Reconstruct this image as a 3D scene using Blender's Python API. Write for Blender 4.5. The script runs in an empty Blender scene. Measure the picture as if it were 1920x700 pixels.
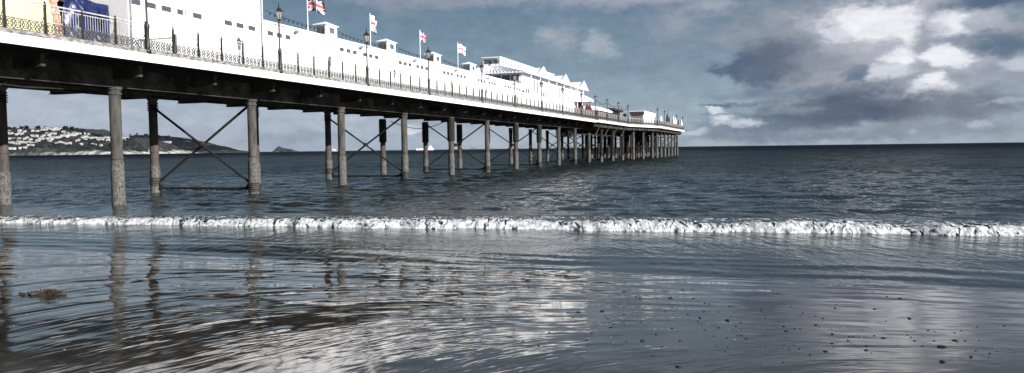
import bpy, bmesh, math, random
import numpy as np
from mathutils import Vector, Matrix, noise
random.seed(7)
R = math.radians
scene = bpy.context.scene
col = scene.collection
H0 = 2.3                                  # eye height above the water
TH = math.atan2(.946, .3243)              # bearing of the pier
US, VS = (.3243, .946), (.946, -.3243)
def W(s, t, z=0):                         # pier frame (s along, t across) -> world
    return Vector((s*US[0]+t*VS[0], s*US[1]+t*VS[1], z))
RX = 1440.0
def s_at(x, t):                           # distance along the pier of a survey bearing
    return (1480*abs(t)/(RX-x) + .3243*t)/.946
def z_at(x, y, t):
    return H0 + ((291-.0125*x)-y)/1400*(1480*abs(t)/(RX-x))

# ------------------------------------------------------------------ camera
cam = bpy.data.cameras.new('camera'); camo = bpy.data.objects.new('camera', cam); col.objects.link(camo)
cam.sensor_width = 36; cam.lens = 36*1400/1920; cam.clip_end = 60000; cam.clip_start = .1
CM = Matrix.Rotation(R(90-2.9), 3, 'X') @ Matrix.Rotation(R(-.716), 3, 'Z')
camo.matrix_world = Matrix.Translation((0, 0, H0)) @ CM.to_4x4()
scene.camera = camo
def ray(x, y):
    return (CM @ Vector((x-960, 350-y, -1400))).normalized()
def sand_z0(s): return .052*(13.4-s)
def on_sand(x, y):
    d = ray(x, y)
    ds = d.x*US[0]+d.y*US[1]
    k = (H0-sand_z0(0))/(-d.z - .052*ds*1.0)
    # z = H0 + k dz ; sand = .052*(13.4 - k ds)
    k = (H0-.052*13.4)/(-.052*ds - d.z)
    return Vector((k*d.x, k*d.y, H0+k*d.z))

# ------------------------------------------------------------------ materials
MATS = {}
def mat(name, c1, c2=None, rough=.7, nscale=3., stretch=(1, 1, 1), bump=0, bscale=20., spec=.4, metal=0, lo=.35, hi=.65, detail=6):
    m = bpy.data.materials.new(name); m.use_nodes = True; MATS[name] = m
    nt = m.node_tree; b = nt.nodes['Principled BSDF']
    b.inputs['Roughness'].default_value = rough; b.inputs['Specular IOR Level'].default_value = spec
    b.inputs['Metallic'].default_value = metal
    c2 = c2 or tuple(v*.8 for v in c1)
    tc = nt.nodes.new('ShaderNodeNewGeometry'); mp = nt.nodes.new('ShaderNodeMapping')
    mp.inputs['Scale'].default_value = stretch
    nt.links.new(tc.outputs['Position'], mp.inputs['Vector'])
    n = nt.nodes.new('ShaderNodeTexNoise'); n.inputs['Scale'].default_value = nscale; n.inputs['Detail'].default_value = detail
    n.inputs['Roughness'].default_value = .65
    nt.links.new(mp.outputs[0], n.inputs['Vector'])
    r = nt.nodes.new('ShaderNodeValToRGB')
    r.color_ramp.elements[0].position = lo; r.color_ramp.elements[1].position = hi
    r.color_ramp.elements[0].color = (*c2, 1); r.color_ramp.elements[1].color = (*c1, 1)
    nt.links.new(n.outputs['Fac'], r.inputs['Fac']); nt.links.new(r.outputs['Color'], b.inputs['Base Color'])
    if bump:
        n2 = nt.nodes.new('ShaderNodeTexNoise'); n2.inputs['Scale'].default_value = bscale; n2.inputs['Detail'].default_value = 5
        nt.links.new(mp.outputs[0], n2.inputs['Vector'])
        bp = nt.nodes.new('ShaderNodeBump'); bp.inputs['Distance'].default_value = bump; bp.inputs['Strength'].default_value = 1
        nt.links.new(n2.outputs['Fac'], bp.inputs['Height']); nt.links.new(bp.outputs['Normal'], b.inputs['Normal'])
    return m
white = mat('white_paint', (.84, .84, .86), (.42, .42, .43), .55, 1.6, (1.6, 1.6, .22), bump=.004, bscale=6, lo=.22, hi=.40)
fasc = mat('fascia_paint', (.85, .85, .87), (.70, .70, .72), .5, 1.5, (1, 1, .3))
cream = mat('cream_board', (.62, .58, .38), (.52, .47, .3), .7, 1.5)
yellow = mat('yellow_render', (.72, .66, .36), (.62, .56, .30), .7, .8)
redtrim = mat('red_trim', (.28, .09, .06), (.5, .42, .33), .7, 9)
iron = mat('dark_iron', (.012, .012, .014), (.025, .022, .02), .45, 14)
scroll = mat('grey_ironwork', (.11, .11, .105), (.04, .038, .035), .6, 14)
railw = mat('pale_rail', (.5, .5, .5), (.25, .24, .22), .5, 8)
kerb = mat('weathered_kerb', (.34, .33, .31), (.05, .047, .043), .85, 4, (1, 1, 2.5), bump=.01)
under = mat('shade_dark_timber', (.010, .010, .010), (.004, .004, .004), .9, 3, spec=.2)  # near-black base colour carries the deep shade under the deck
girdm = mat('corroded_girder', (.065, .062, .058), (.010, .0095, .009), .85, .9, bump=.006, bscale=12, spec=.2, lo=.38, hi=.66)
colm = mat('weathered_column', (.085, .081, .074), (.034, .032, .030), .85, 2.5, (2, 2, .5), bump=.01, bscale=25, spec=.2)
crust = mat('barnacle_crust', (.13, .125, .116), (.022, .021, .02), .95, 11, (1, 1, .7), bump=.03, bscale=22, spec=.15, lo=.32, hi=.6)
rust = mat('rusty_column', (.085, .066, .058), (.04, .036, .033), .9, 3, (2, 2, .6), bump=.01, spec=.2)
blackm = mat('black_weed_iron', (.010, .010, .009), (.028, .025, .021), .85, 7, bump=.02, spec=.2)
louvre = mat('vent_louvre', (.10, .105, .125), (.05, .055, .07), .5, 10, (1, 1, 8))
wframe = mat('window_frame', (.28, .28, .29), (.14, .14, .15), .6, 6)
glass = mat('dull_glass', (.13, .15, .17), (.05, .06, .07), .12, 2)
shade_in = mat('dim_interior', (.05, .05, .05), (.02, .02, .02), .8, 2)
tarp = mat('blue_tarpaulin', (.014, .024, .10), (.006, .010, .045), .32, 4, spec=.6, bump=.01, bscale=6)
flagw = mat('flag_white', (.8, .8, .8), (.74, .74, .75), .8, 2)
flagb = mat('flag_blue', (.015, .025, .12), None, .8)
flagr = mat('flag_red', (.42, .10, .11), None, .8)
rockm = mat('dark_rock', (.075, .08, .085), (.02, .022, .026), .95, .02, bump=4, bscale=.03, spec=.1)
rockp = mat('pale_rock', (.55, .53, .5), (.1, .1, .1), .95, .03, bump=4, bscale=.03, spec=.1)
woodm = mat('far_woodland', (.028, .033, .032), (.010, .013, .016), .95, .035, spec=.05)
woodd = mat('far_dark_woodland', (.014, .018, .024), (.010, .014, .022), .95, .03, spec=.05)
housem = mat('white_house_wall', (.50, .49, .48), (.24, .24, .24), .8, .07)
roofm = mat('grey_slate', (.16, .16, .17), (.09, .09, .1), .8, .3)
shipm = mat('ship_white', (.8, .8, .82), (.6, .6, .62), .5, .05)
shipd = mat('ship_dark', (.2, .2, .23), (.1, .1, .12), .5, .05)
pebm = mat('dark_pebble', (.02, .02, .021), (.006, .006, .006), .45, 60)
shellm = mat('pale_shell', (.34, .32, .3), (.2, .19, .18), .5, 80)
weedm = mat('brown_seaweed', (.055, .036, .028), (.015, .01, .008), .55, 30, bump=.01, bscale=60)
brown = mat('brown_canopy', (.10, .045, .035), (.05, .03, .03), .7, 3)
redm = mat('ride_red', (.12, .02, .02), (.05, .012, .012), .5, 3)
bulbm = mat('unlit_bulb', (.5, .5, .48), None, .3)
lampg = mat('lantern_glass', (.30, .31, .32), (.18, .19, .2), .2, 5)

# ------------------------------------------------------------------ mesh builder
class MB:
    def __init__(s): s.v = []; s.f = []; s.mi = []
    def add(s, vs, fs, mi=0):
        o = len(s.v); s.v += [tuple(v) for v in vs]; s.f += [tuple(i+o for i in f) for f in fs]; s.mi += [mi]*len(fs); return s
    def box(s, a0, a1, t0, t1, z0, z1, mi=0):        # pier frame (s, t, z)
        vs = [(a, -t, z) for a in (a0, a1) for t in (t0, t1) for z in (z0, z1)]
        return s.add(vs, [(0, 1, 3, 2), (4, 6, 7, 5), (0, 4, 5, 1), (2, 3, 7, 6), (0, 2, 6, 4), (1, 5, 7, 3)], mi)
    def tube(s, p, q, r, n=8, r2=None, mi=0, loc=False):   # points in pier frame unless loc
        if not loc: p = (p[0], -p[1], p[2]); q = (q[0], -q[1], q[2])
        p = Vector(p); q = Vector(q); r2 = r if r2 is None else r2
        d = (q-p).normalized(); a = d.orthogonal().normalized(); b = d.cross(a)
        vs = []
        for c, rr in ((p, r), (q, r2)):
            for k in range(n):
                w = 2*math.pi*k/n; vs.append(c+a*math.cos(w)*rr+b*math.sin(w)*rr)
        fs = [(k, (k+1) % n, n+(k+1) % n, n+k) for k in range(n)] + [tuple(range(n))[::-1], tuple(range(n, 2*n))]
        return s.add(vs, fs, mi)
    def path(s, pts, r, n=5):
        for a, b in zip(pts, pts[1:]): s.tube(a, b, r, n)
        return s
    def lathe(s, c, prof, n=12, mi=0, ph=0):          # centre (s,t), profile [(r,z)]
        vs = []
        for r, z in prof:
            for k in range(n):
                w = 2*math.pi*(k/n)+ph; vs.append((c[0]+r*math.cos(w), -c[1]+r*math.sin(w), z))
        fs = [(i*n+k, i*n+(k+1) % n, (i+1)*n+(k+1) % n, (i+1)*n+k) for i in range(len(prof)-1) for k in range(n)]
        fs += [tuple(range(n))[::-1], tuple(range((len(prof)-1)*n, len(prof)*n))]
        return s.add(vs, fs, mi)
    def prism(s, poly, a0, a1, axis='s', mi=0):       # poly in (t,z) swept in s, or (s,z) swept in t, or (s,t) swept in z
        n = len(poly); vs = []
        for a in (a0, a1):
            for p in poly:
                vs.append({'s': (a, -p[0], p[1]), 't': (p[0], -a, p[1]), 'z': (p[0], -p[1], a)}[axis])
        fs = [(k, (k+1) % n, n+(k+1) % n, n+k) for k in range(n)] + [tuple(range(n))[::-1], tuple(range(n, 2*n))]
        return s.add(vs, fs, mi)
    def mesh(s, name, mats, off=(0, 0, 0), smooth=False, fix=True):
        me = bpy.data.meshes.new(name)
        me.from_pydata([(v[0]-off[0], v[1]+off[1], v[2]-off[2]) for v in s.v], [], s.f)
        for m in (mats if isinstance(mats, (list, tuple)) else [mats]): me.materials.append(m)
        me.polygons.foreach_set('material_index', s.mi)
        if fix:
            bm = bmesh.new(); bm.from_mesh(me); bmesh.ops.recalc_face_normals(bm, faces=bm.faces); bm.to_mesh(me); bm.free()
        if smooth: me.polygons.foreach_set('use_smooth', [True]*len(me.polygons))
        me.update(); return me
OFF = {}
def tag(o, label=None, cat=None, group=None, kind=None):
    if label: o['label'] = label
    if cat: o['category'] = cat
    if group: o['group'] = group
    if kind: o['kind'] = kind
    return o
def thing(name, label, cat, s=0, t=0, z=0, group=None):
    o = bpy.data.objects.new(name, None); col.objects.link(o)
    o.location = W(s, t, z); o.rotation_euler = (0, 0, TH); o.empty_display_size = .3
    OFF[o.name] = (s, t, z); return tag(o, label, cat, group)
def part(name, mb, m, parent, smooth=False, label=None):
    off = OFF[parent.name]
    o = bpy.data.objects.new(name, mb.mesh(name, m, off, smooth)); col.objects.link(o); o.parent = parent
    OFF[o.name] = off
    if label: o['label'] = label
    return o
def solo(name, mb, m, label, cat, s, t, z, group=None, smooth=False):
    o = bpy.data.objects.new(name, mb.mesh(name, m, (s, t, z), smooth)); col.objects.link(o)
    o.location = W(s, t, z); o.rotation_euler = (0, 0, TH); OFF[o.name] = (s, t, z)
    return tag(o, label, cat, group)
def kids(o): return [c for c in CH.get(o.name, [])]
def copy_tree(o, parent=None):
    c = o.copy(); col.objects.link(c)
    if parent is not None: c.parent = parent
    OFF[c.name] = OFF[o.name]
    for ch in [k for k in list(bpy.data.objects) if k.parent == o]: copy_tree(ch, c)
    return c
def worldobj(name, me, label=None, cat=None, group=None, kind=None, loc=(0, 0, 0)):
    o = bpy.data.objects.new(name, me); col.objects.link(o); o.location = loc
    return tag(o, label, cat, group, kind)

# ------------------------------------------------------------------ PIER
TF, TFR, TBK, BAY = -24.4, -27.0, -33.9, 9.15
S0 = 25.4
ZD = 6.47                                   # deck level
pier = thing('pier', 'long seaside pier on dark iron columns with white fascia running out to sea', 'pier', 10, -30, 0)
TL = -36.6
out = [(4, TF), (110, TF), (110, -23.9), (136, -23.9), (152, -20.5), (198, -20.5), (199.5, -22), (199.5, -40), (198, -41.5), (152, -41.5), (136, TL), (4, TL)]
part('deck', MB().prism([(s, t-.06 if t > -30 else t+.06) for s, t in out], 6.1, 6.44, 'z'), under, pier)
fb = MB()
for (a, b) in zip(out, out[1:]+out[:1]):
    if a == (4, TL): pass
    d = Vector((b[0]-a[0], b[1]-a[1])); n = Vector((d.y, -d.x)).normalized()*.06
    if d.length < .6: d = d
    z0, z1 = 6.08, 6.43
    # split in boards
    L = d.length; k = max(1, round(L/6.1))
    for i in range(k):
        p = Vector(a)+d*(i/k)+d.normalized()*.006; q = Vector(a)+d*((i+1)/k)-d.normalized()*.006
        poly = [(p.x, p.y), (q.x, q.y), (q.x-n.x, q.y-n.y), (p.x-n.x, p.y-n.y)]
        fb.prism(poly, z0, z1, 'z')
part('fascia', fb, fasc, pier)
kb = MB()
for (a, b) in list(zip(out, out[1:]))[:5]:
    d = Vector((b[0]-a[0], b[1]-a[1])); n = Vector((d.y, -d.x)).normalized()
    p = Vector(a)-n*.02; q = Vector(b)-n*.02
    n *= .25*(1 if TF else 1)
    kb.prism([(p.x, p.y), (q.x, q.y), (q.x+n.x, q.y+n.y), (p.x+n.x, p.y+n.y)] if False else [(p.x, p.y), (q.x, q.y), (q.x, q.y-.22), (p.x, p.y-.22)], 6.435, 6.60, 'z')
part('deck_kerb', kb, kerb, pier)
# longitudinal girders
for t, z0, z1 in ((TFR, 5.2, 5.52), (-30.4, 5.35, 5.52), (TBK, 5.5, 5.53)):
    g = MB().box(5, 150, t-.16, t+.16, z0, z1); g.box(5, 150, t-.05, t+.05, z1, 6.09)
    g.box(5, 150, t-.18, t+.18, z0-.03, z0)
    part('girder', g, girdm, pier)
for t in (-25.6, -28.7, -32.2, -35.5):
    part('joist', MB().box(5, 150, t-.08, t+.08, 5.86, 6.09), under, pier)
# cross girders every half bay (with cantilever tips)
g0 = MB().box(S0-.10, S0+.10, -36.2, -27.0, 5.52, 6.04).prism([(-27.0, 5.5), (-25.5, 5.58), (-25.5, 6.04), (-27.0, 6.04)], S0-.10, S0+.10, 's')
g0.box(S0-.2, S0+.2, -36.2, -25.45, 6.04, 6.07).box(S0-.2, S0+.2, -36.2, -27.1, 5.49, 5.52)
cg = part('cross_girder', g0, girdm, pier)
ds = [S0+BAY/2*k for k in range(-4, 25)]
for s in ds[0:]:
    if abs(s-S0) < .01: continue
    c = cg.copy(); col.objects.link(c); c.location.x += s-S0
# columns
def column_mb(r=.24, top=5.2):
    m = MB(); m.lathe((S0, TFR), [(r, -1.2), (r, 1.2), (r, top-.35)], 18)
    m.lathe((S0, TFR), [(r+.02, top-.35), (r+.05, top-.33), (r+.05, top-.27), (r+.01, top-.25), (r+.01, top-.14), (r+.07, top-.12), (r+.07, top)], 18)
    m.lathe((S0, TFR), [(r+.025, 2.05), (r+.025, 2.13)], 18)
    return m
col_me = part('column', column_mb(), colm, pier, True)
def crust_mb(r=.255, seed=0, zt=1.95, top=.25):
    m = MB(); n = 26; rows = 22; vs = []
    for i in range(rows+1):
        z = -.6+(zt+.6)*i/rows
        for k in range(n):
            w = 2*math.pi*k/n; j = noise.noise(Vector((math.cos(w)*2.2, math.sin(w)*2.2, z*3+seed*9)))
            rr = (r+.022+.025*j) * (1 if i < rows else .93)
            vs.append((S0+rr*math.cos(w), -TFR+rr*math.sin(w), z + (.12*j if i == rows else 0)))
    fs = [(i*n+k, i*n+(k+1) % n, (i+1)*n+(k+1) % n, (i+1)*n+k) for i in range(rows) for k in range(n)]
    return m.add(vs, fs)
part('barnacle_crust', crust_mb(), crust, col_me, True)
def collar_mb(z, n=5, r=.27):
    m = MB()
    for i in range(n): m.lathe((S0, TFR), [(r, z+i*.1), (r+.06, z+i*.1+.01), (r+.06, z+i*.1+.05), (r, z+i*.1+.06)], 14)
    return m
proto_col = {}
def place_col(s, t, kind, top=5.2):
    global col_me
    key = kind
    if key not in proto_col:
        if not proto_col: root = col_me
        else:
            root = part('column', column_mb(), {'r': rust, 'h': blackm}.get(kind[0], colm), pier, True)
            part('barnacle_crust', crust_mb(seed=len(proto_col), zt={'f': 1.95, 'r': 1.25, 'h': .9}[kind[0]]), crust, root, True)
        if 'c' in kind[1:]: part('base_collar', collar_mb(.12), blackm, root)
        if 't' in kind[1:]: part('top_collar', collar_mb(4.45, 4, .25), blackm, root)
        if 's' in kind[1:]: part('column_sleeve', MB().lathe((S0, TFR), [(.34, 3.05), (.34, 5.1)], 12), blackm, root)
        proto_col[key] = root; c = root
    else: c = copy_tree(proto_col[key], pier)
    base = proto_col[key]
    c.location = (s-S0, -(t-TFR), top-5.2 if top > 5.3 else 0)
    c.rotation_euler = (0, 0, 0)
    return c
# rotation of copies about own axis is avoided: mesh is in pier frame
bents = [S0+BAY*k for k in range(-1, 14)]
for k, s in zip(range(-1, 14), bents):
    f = 'f'; b = 'r'
    if k % 2 == 1: f += 'c'; b += 'c'
    b += 't'
    if 4 <= k <= 7: f += 's' if k != 5 else ''; b = b.replace('t', 's')
    place_col(s, TFR, f); place_col(s, TBK, b, 5.5 if k < 4 else 5.2)
# extra rows toward and under the head
for k in range(10, 14):
    s = S0+BAY*k; place_col(s, -25.0, 'h'); place_col(s+4.5, -30.4, 'h')
hb = [s_ for s_ in (153, 159.5, 166, 172.5, 179, 185.5, 191.5, 197)]
for i, s in enumerate(hb):
    for t in (-22.2, -27.2, -31, -34.8, -39.8):
        place_col(s, t, 'f' if t == -22.2 else 'h')
for s in hb[:-1]: place_col(s+3.2, -29.2, 'h')
for s, t in ((142, -24.2), (147.5, -23.2)): place_col(s, t, 'f')
def xbrace(s, ta, tb, zt=5.05, zb=.5, r=.07, heavy=True):
    m = MB(); d = .11
    m.tube((s-d, ta, zt), (s-d, tb, zb), r, 6); m.tube((s+d, tb, zt), (s+d, ta, zb), r, 6)
    if heavy:
        m.lathe((s, (ta+tb)/2), [(.16, (zt+zb)/2-.14), (.22, (zt+zb)/2), (.16, (zt+zb)/2+.14)], 8)
        for t, sg in ((ta, 1), (tb, -1)):
            m.add([(s-.05, -t, zb+.35), (s-.05, -t-sg*.55, zb-.15), (s-.05, -t, zb-.3), (s+.05, -t, zb+.35), (s+.05, -t-sg*.55, zb-.15), (s+.05, -t, zb-.3)],
                  [(0, 1, 2), (5, 4, 3), (0, 3, 4, 1), (1, 4, 5, 2), (2, 5, 3, 0)])
    o = part('cross_brace', m, blackm, pier)
    if heavy: 
        tm = MB().tube((s, ta, .27), (s, tb, .27), .075, 8)
        for j in range(40):
            tt = ta+(tb-ta)*random.random(); tm.lathe((s+random.uniform(-.06, .06), tt), [(.02, .13), (.07, .2), (.05, .3)], 5)
        part('tie_bar', tm, blackm, pier)
for k in (1, 3, 5, 7, 9, 10, 11, 12): xbrace(S0+BAY*k, TBK, TFR)
for s in hb[::2]: xbrace(s, -39.8, -34.8, heavy=False, r=.06)
for s in hb[1::2]: xbrace(s, -27.2, -22.2, heavy=False, r=.06)
for a, b in zip(hb[::2], hb[1::2]):
    m = MB(); m.tube((a, -22.2, 4.2), (b, -22.2, .8), .05, 6); m.tube((b, -22.32, 4.2), (a, -22.32, .8), .05, 6)
    part('cross_brace', m, blackm, pier)
part('tie_beam', MB().box(153, 197, -22.3, -22.1, 4.25, 4.45), blackm, pier)
part('tie_beam', MB().box(112, 150, -27.12, -26.9, 4.3, 4.5), blackm, pier)
part('tie_beam', MB().box(153, 197, -34.9, -34.7, 4.25, 4.45), blackm, pier)
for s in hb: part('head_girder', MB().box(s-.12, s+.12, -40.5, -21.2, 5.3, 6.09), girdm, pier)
hp = [(110.3, -24.6), (136, -24.6), (152, -21.2), (197, -21.2)]
hm = MB()
for a, b in zip(hp, hp[1:]): hm.prism([(a[0], a[1]), (b[0], b[1]), (b[0], b[1]-.2), (a[0], a[1]-.2)], 5.45, 6.08, 'z')
part('edge_girder', hm, girdm, pier)
for s in (113, 120, 127, 134):
    part('diagonal_strut', MB().tube((s, -25.1, 4.3), (s+.3, -24.2, 6.0), .06, 6).tube((s, -25.05, 4.2), (s+2.6, -25.05, 5.5), .07, 6), colm, pier)
# hanging pipes and cables below the deck
pm = MB(); pts = [(24, -27.3, 5.15), (23, -27.35, 4.98), (21.5, -27.3, 4.93), (20, -27.4, 5.0), (18, -27.4, 5.2)]
pm.path(pts, .035); part('hanging_pipe', pm, blackm, pier)
pm = MB().path([(21.2, -26.2, 5.75), (20.3, -27.8, 4.62), (19.9, -28.0, 5.2)], .02); part('hanging_pipe', pm, blackm, pier)
pm = MB().path([(62.2+.0*i, -27.2-6*i/8, 5.0-.75*math.sin(math.pi*i/8)) for i in range(9)], .03); part('hanging_pipe', pm, blackm, pier)
pm = MB().path([(8, -27.45, 5.2), (40, -27.45, 5.12), (70, -27.45, 5.2)], .05); part('service_pipe', pm, blackm, pier)
pl = thing('hanging_platform', 'small dark railed platform slung under the pier deck between columns', 'platform', 100, -27.6, 3.9)
sp = s_at(1065, -28)
part('floor', MB().box(sp-1.6, sp+1.6, -29.4, -27.4, 3.95, 4.05), blackm, pl)
g = MB()
for a in (-1.55, 0, 1.55):
    for t in (-29.3, -27.5): g.box(sp+a-.05, sp+a+.05, t-.05, t+.05, 4.05, 5.3)
g.box(sp-1.6, sp+1.6, -27.52, -27.46, 4.6, 4.68).box(sp-1.6, sp+1.6, -29.34, -29.28, 4.6, 4.68)
part('rail', g, blackm, pl); part('side_box', MB().box(sp+.2, sp+1.5, -29.2, -27.6, 4.05, 5.2), blackm, pl)

# ------------------------------------------------------------------ RAILINGS
PS = 1.525
def ring(m, s, t, z, r, rr=.02, n=8, f=(1, 1)):
    pts = [(s+f[0]*r*math.cos(2*math.pi*k/n), t, z+f[1]*r*math.sin(2*math.pi*k/n)) for k in range(n+1)]
    m.path(pts, rr, 4)
def panel_mbs(s, t, L):
    m = MB()
    m.box(s, s+L, t-.012, t+.012, 6.62, 6.65); m.box(s, s+L, t-.012, t+.012, 6.99, 7.02)
    n = 5
    for i in range(n):
        c = s+L*(i+.5)/n
        ring(m, c, t, 6.82, .12, f=(1, 1.15)); ring(m, c, t, 6.82, .05, .012, 6)
        m.tube((c-.15, t, 6.64), (c-.04, t, 6.79), .018, 4); m.tube((c+.15, t, 6.64), (c+.04, t, 6.79), .018, 4)
        m.tube((c-.15, t, 7.0), (c-.04, t, 6.85), .018, 4); m.tube((c+.15, t, 7.0), (c+.04, t, 6.85), .018, 4)
    b = MB()
    nb = 13
    for i in range(1, nb): b.box(s+L*i/nb-.007, s+L*i/nb+.007, t-.007, t+.007, 7.02, 7.55)
    b.box(s, s+L, t-.01, t+.01, 7.53, 7.56)
    return m, b
def post_mb(s, t):
    m = MB().box(s-.035, s+.035, t-.035, t+.035, 6.5, 7.62)
    m.box(s-.06, s+.06, t-.05, t+.05, 6.5, 6.66); m.lathe((s, t), [(.05, 7.60), (.055, 7.64), (.03, 7.69), (.045, 7.73), (.02, 7.77)], 8)
    m.tube((s, t-.04, 6.6), (s, t-.4, 6.5), .015, 4).tube((s, t-.03, 7.3), (s, t-.4, 6.5), .012, 4)
    return m
lamps_px = [286, 532, 694, 808, 907, 968, 1018, 1057]
TR = TF-.12
lamp_s = [24.75, 33.9, 43.05, 52.2, 62.9, 72.05, 81.2, 90.35, 99.5]
def railing(label, segs, origin):
    rt = thing('railing', label, 'railing', *origin, group=None)
    first = None
    for (a, b) in segs:
        a = Vector(a); b = Vector(b); d = b-a; L = d.length; n = round(L/PS); st = L/n; ang = math.atan2(d.y, d.x)
        m = MB().box(0, L, -.025, .025, 7.64, 7.69)
        r = part('handrail', m, railw, rt)
        def put(o, q): 
            o.location = (q.x-origin[0], -(q.y-origin[1]), -origin[2]); o.rotation_euler = (0, 0, -ang)
        OFFr = OFF[rt.name]
        r.data.transform(Matrix.Translation((OFFr[0], -OFFr[1], OFFr[2]))); put(r, a)
        if first is None:
            pa, pb = panel_mbs(.04, 0, PS-.08)
            objs = []
            for nm, mb_, m_ in (('scroll_panel', pa, scroll), ('baluster_panel', pb, railw), ('post', post_mb(0, 0), iron)):
                o = part(nm, mb_, m_, rt); o.data.transform(Matrix.Translation((OFFr[0], -OFFr[1], OFFr[2]))); objs.append(o)
            first = objs; use = True
        else: use = False
        for i in range(n+1):
            q = a+d*(i/n)
            for j, o in enumerate(first):
                if i == n and j < 2: continue
                if use: c = o
                else: c = o.copy(); col.objects.link(c)
                put(c, q)
                if j < 2: c.scale = (st/PS, 1, 1)
            use = False
    return rt
PA = 24.75-PS*11
railing('iron walkway railing with ornate scroll panels beside the white pier buildings', [((PA, TR), (PA+PS*67, TR))], (PA, TR, 6.43))
railing('iron railing on the approach between the pavilion and the pier head kiosk', [((110.1, -24.02), (135.9, -24.02)), ((136, -24.02), (152, -20.62))], (110.1, -24.02, 6.43))
railing('iron railing around the outer end of the pier head', [((152.1, -20.62), (198, -20.62)), ((199.3, -22), (199.3, -40))], (152.1, -20.62, 6.43))

# ------------------------------------------------------------------ LAMPS
def lamp(s, t, label, copy_of=None):
    if copy_of:
        c = copy_tree(copy_of); c.location = W(s, t, 6.43); c['label'] = label; return c
    o = thing('street_lamp', label, 'street lamp', s, t, 6.43, 'Victorian lamps along the pier railing')
    m = MB().lathe((s, t), [(.14, 6.43), (.14, 6.6), (.10, 6.65), (.085, 6.75), (.085, 7.5), (.11, 7.55), (.075, 7.65), (.05, 7.8), (.045, 9.05), (.06, 9.07), (.04, 9.1), (.035, 9.22)], 10)
    part('post', m, iron, o, True)
    part('ladder_bar', MB().tube((s-.28, t, 8.95), (s+.28, t, 8.95), .018, 6).lathe((s-.3, t), [(.02, 8.91), (.035, 8.95), (.02, 8.99)], 6).lathe((s+.3, t), [(.02, 8.91), (.035, 8.95), (.02, 8.99)], 6), iron, o)
    ln = part('lantern', MB().lathe((s, t), [(.10, 9.27), (.19, 9.66)], 6), lampg, o)
    fr = MB().lathe((s, t), [(.06, 9.2), (.12, 9.24), (.12, 9.27)], 6)
    for k in range(6):
        w = 2*math.pi*k/6
        fr.tube((s+.105*math.cos(w), t-.105*math.sin(w), 9.27), (s+.195*math.cos(w), t-.195*math.sin(w), 9.67), .012, 4)
    part('lantern_frame', fr, iron, ln)
    part('cap', MB().lathe((s, t), [(.24, 9.66), (.22, 9.7), (.12, 9.82), (.05, 9.88), (.05, 9.93), (.02, 9.96), (.035, 10.0), (.012, 10.14)], 6), iron, o)
    return o
names = ['first', 'second', 'third', 'fourth', 'fifth', 'sixth', 'seventh', 'eighth']
L0 = lamp(lamp_s[0], TF-.03, 'black lamp post cut off by the top of the photo, beside the tall white wall')
descs = ['black lantern lamp post before the end of the tall white wall, nearest lantern in view',
         'black lantern lamp post between the first and second rooftop turrets',
         'black lantern lamp post directly in front of the third rooftop turret',
         'black lantern lamp post just left of the pavilion roof',
         'black lamp post in front of the pavilion corner under the corrugated eave',
         'black lamp post in front of the middle of the pavilion wall',
         'black lamp post in front of the pavilion gable']
for px, ds_ in zip([532, 694, 808, 907, 968, 1018, 1057], descs):
    lamp(s_at(px, TF), TF-.03, ds_, L0)
heads = [(1092, TF, 'lamp post just past the seaward corner of the pavilion'), (1118, -23.9, 'tall dark lamp post beside the red and white ride'), (1140, -23.9, 'lamp post at the end of the white stall awning'),
         (1161, -23.9, 'lamp post above the black ticket stall'), (1179, -23.9, 'lamp post just left of the head kiosk'),
         (1234, -20.6, 'lamp post just right of the head kiosk'), (1247, -20.6, 'lamp post between the head kiosk and the closed parasols'), (1270, -20.6, 'lamp post among the closed parasols'), (1281, -20.6, 'last lamp post at the seaward tip of the pier')]
for px, t, ds_ in heads: lamp(s_at(px, t), t-.03, ds_, L0)

# ------------------------------------------------------------------ BUILDINGS
TWL, TBW = -27.9, -35.6
ZW = 10.0
def vent(parent, s, w=.56, z=9.3, name='vent_window'):
    m = MB().box(s, s+w, TWL-.02, TWL+.012, z-.13, z+.13)
    for k in range(4): m.box(s+.01, s+w-.01, TWL+.012, TWL+.03, z-.11+k*.06, z-.08+k*.06)
    return part(name, m, louvre, parent)
SH1, SH2 = 27.4, 36.95
hall = thing('tall_hall', 'tall plain white rendered hall on the pier reaching above the photo', 'building', 32, -31, ZD)
hm = MB().box(SH1, SH2, TBW, TWL, 6.44, 13.4)
part('wall', hm, white, hall)
part('roof', MB().prism([(TBW-.2, 13.4), (TWL+.2, 13.4), ((TBW+TWL)/2, 15)], SH1-.1, SH2+.1, 's'), roofm, hall)
for s in (27.9, 30.6, 33.3, 36.3):
    part('pilaster', MB().box(s, s+.12, TWL, TWL+.05, 6.45, 13.3), white, hall)
part('cornice', MB().box(SH1+.01, SH2-.01, TWL, TWL+.035, 9.72, 9.78), white, hall)
part('corner_pipe', MB().tube((36.75, TWL+.07, 6.45), (36.75, TWL+.07, 13.3), .04, 8), wframe, hall)
for x0 in (256, 285, 314, 343, 372): vent(hall, s_at(x0, TWL), .62, 9.35)
for x0 in (430, 452, 474): vent(hall, s_at(x0, TWL), .6, 9.35)
arc = thing('arcade_building', 'long low white arcade on the pier with grey vents and rooftop turrets', 'building', 60, -31, ZD)
A1, A2 = SH2+.02, 85.3
part('wall', MB().box(A1, A2, TBW, TWL, 6.44, ZW-.12), white, arc)
part('parapet', MB().box(A1, A2, TWL-.25, TWL+.04, ZW-.12, ZW), white, arc)
part('roof', MB().prism([(TBW, ZW-.12), (TWL-.3, ZW-.12), (-31.5, ZW+.35)], A1, A2, 's'), roofm, arc)
tur_s = [43.5, 52.0, 60.6, 69.1]
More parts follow.
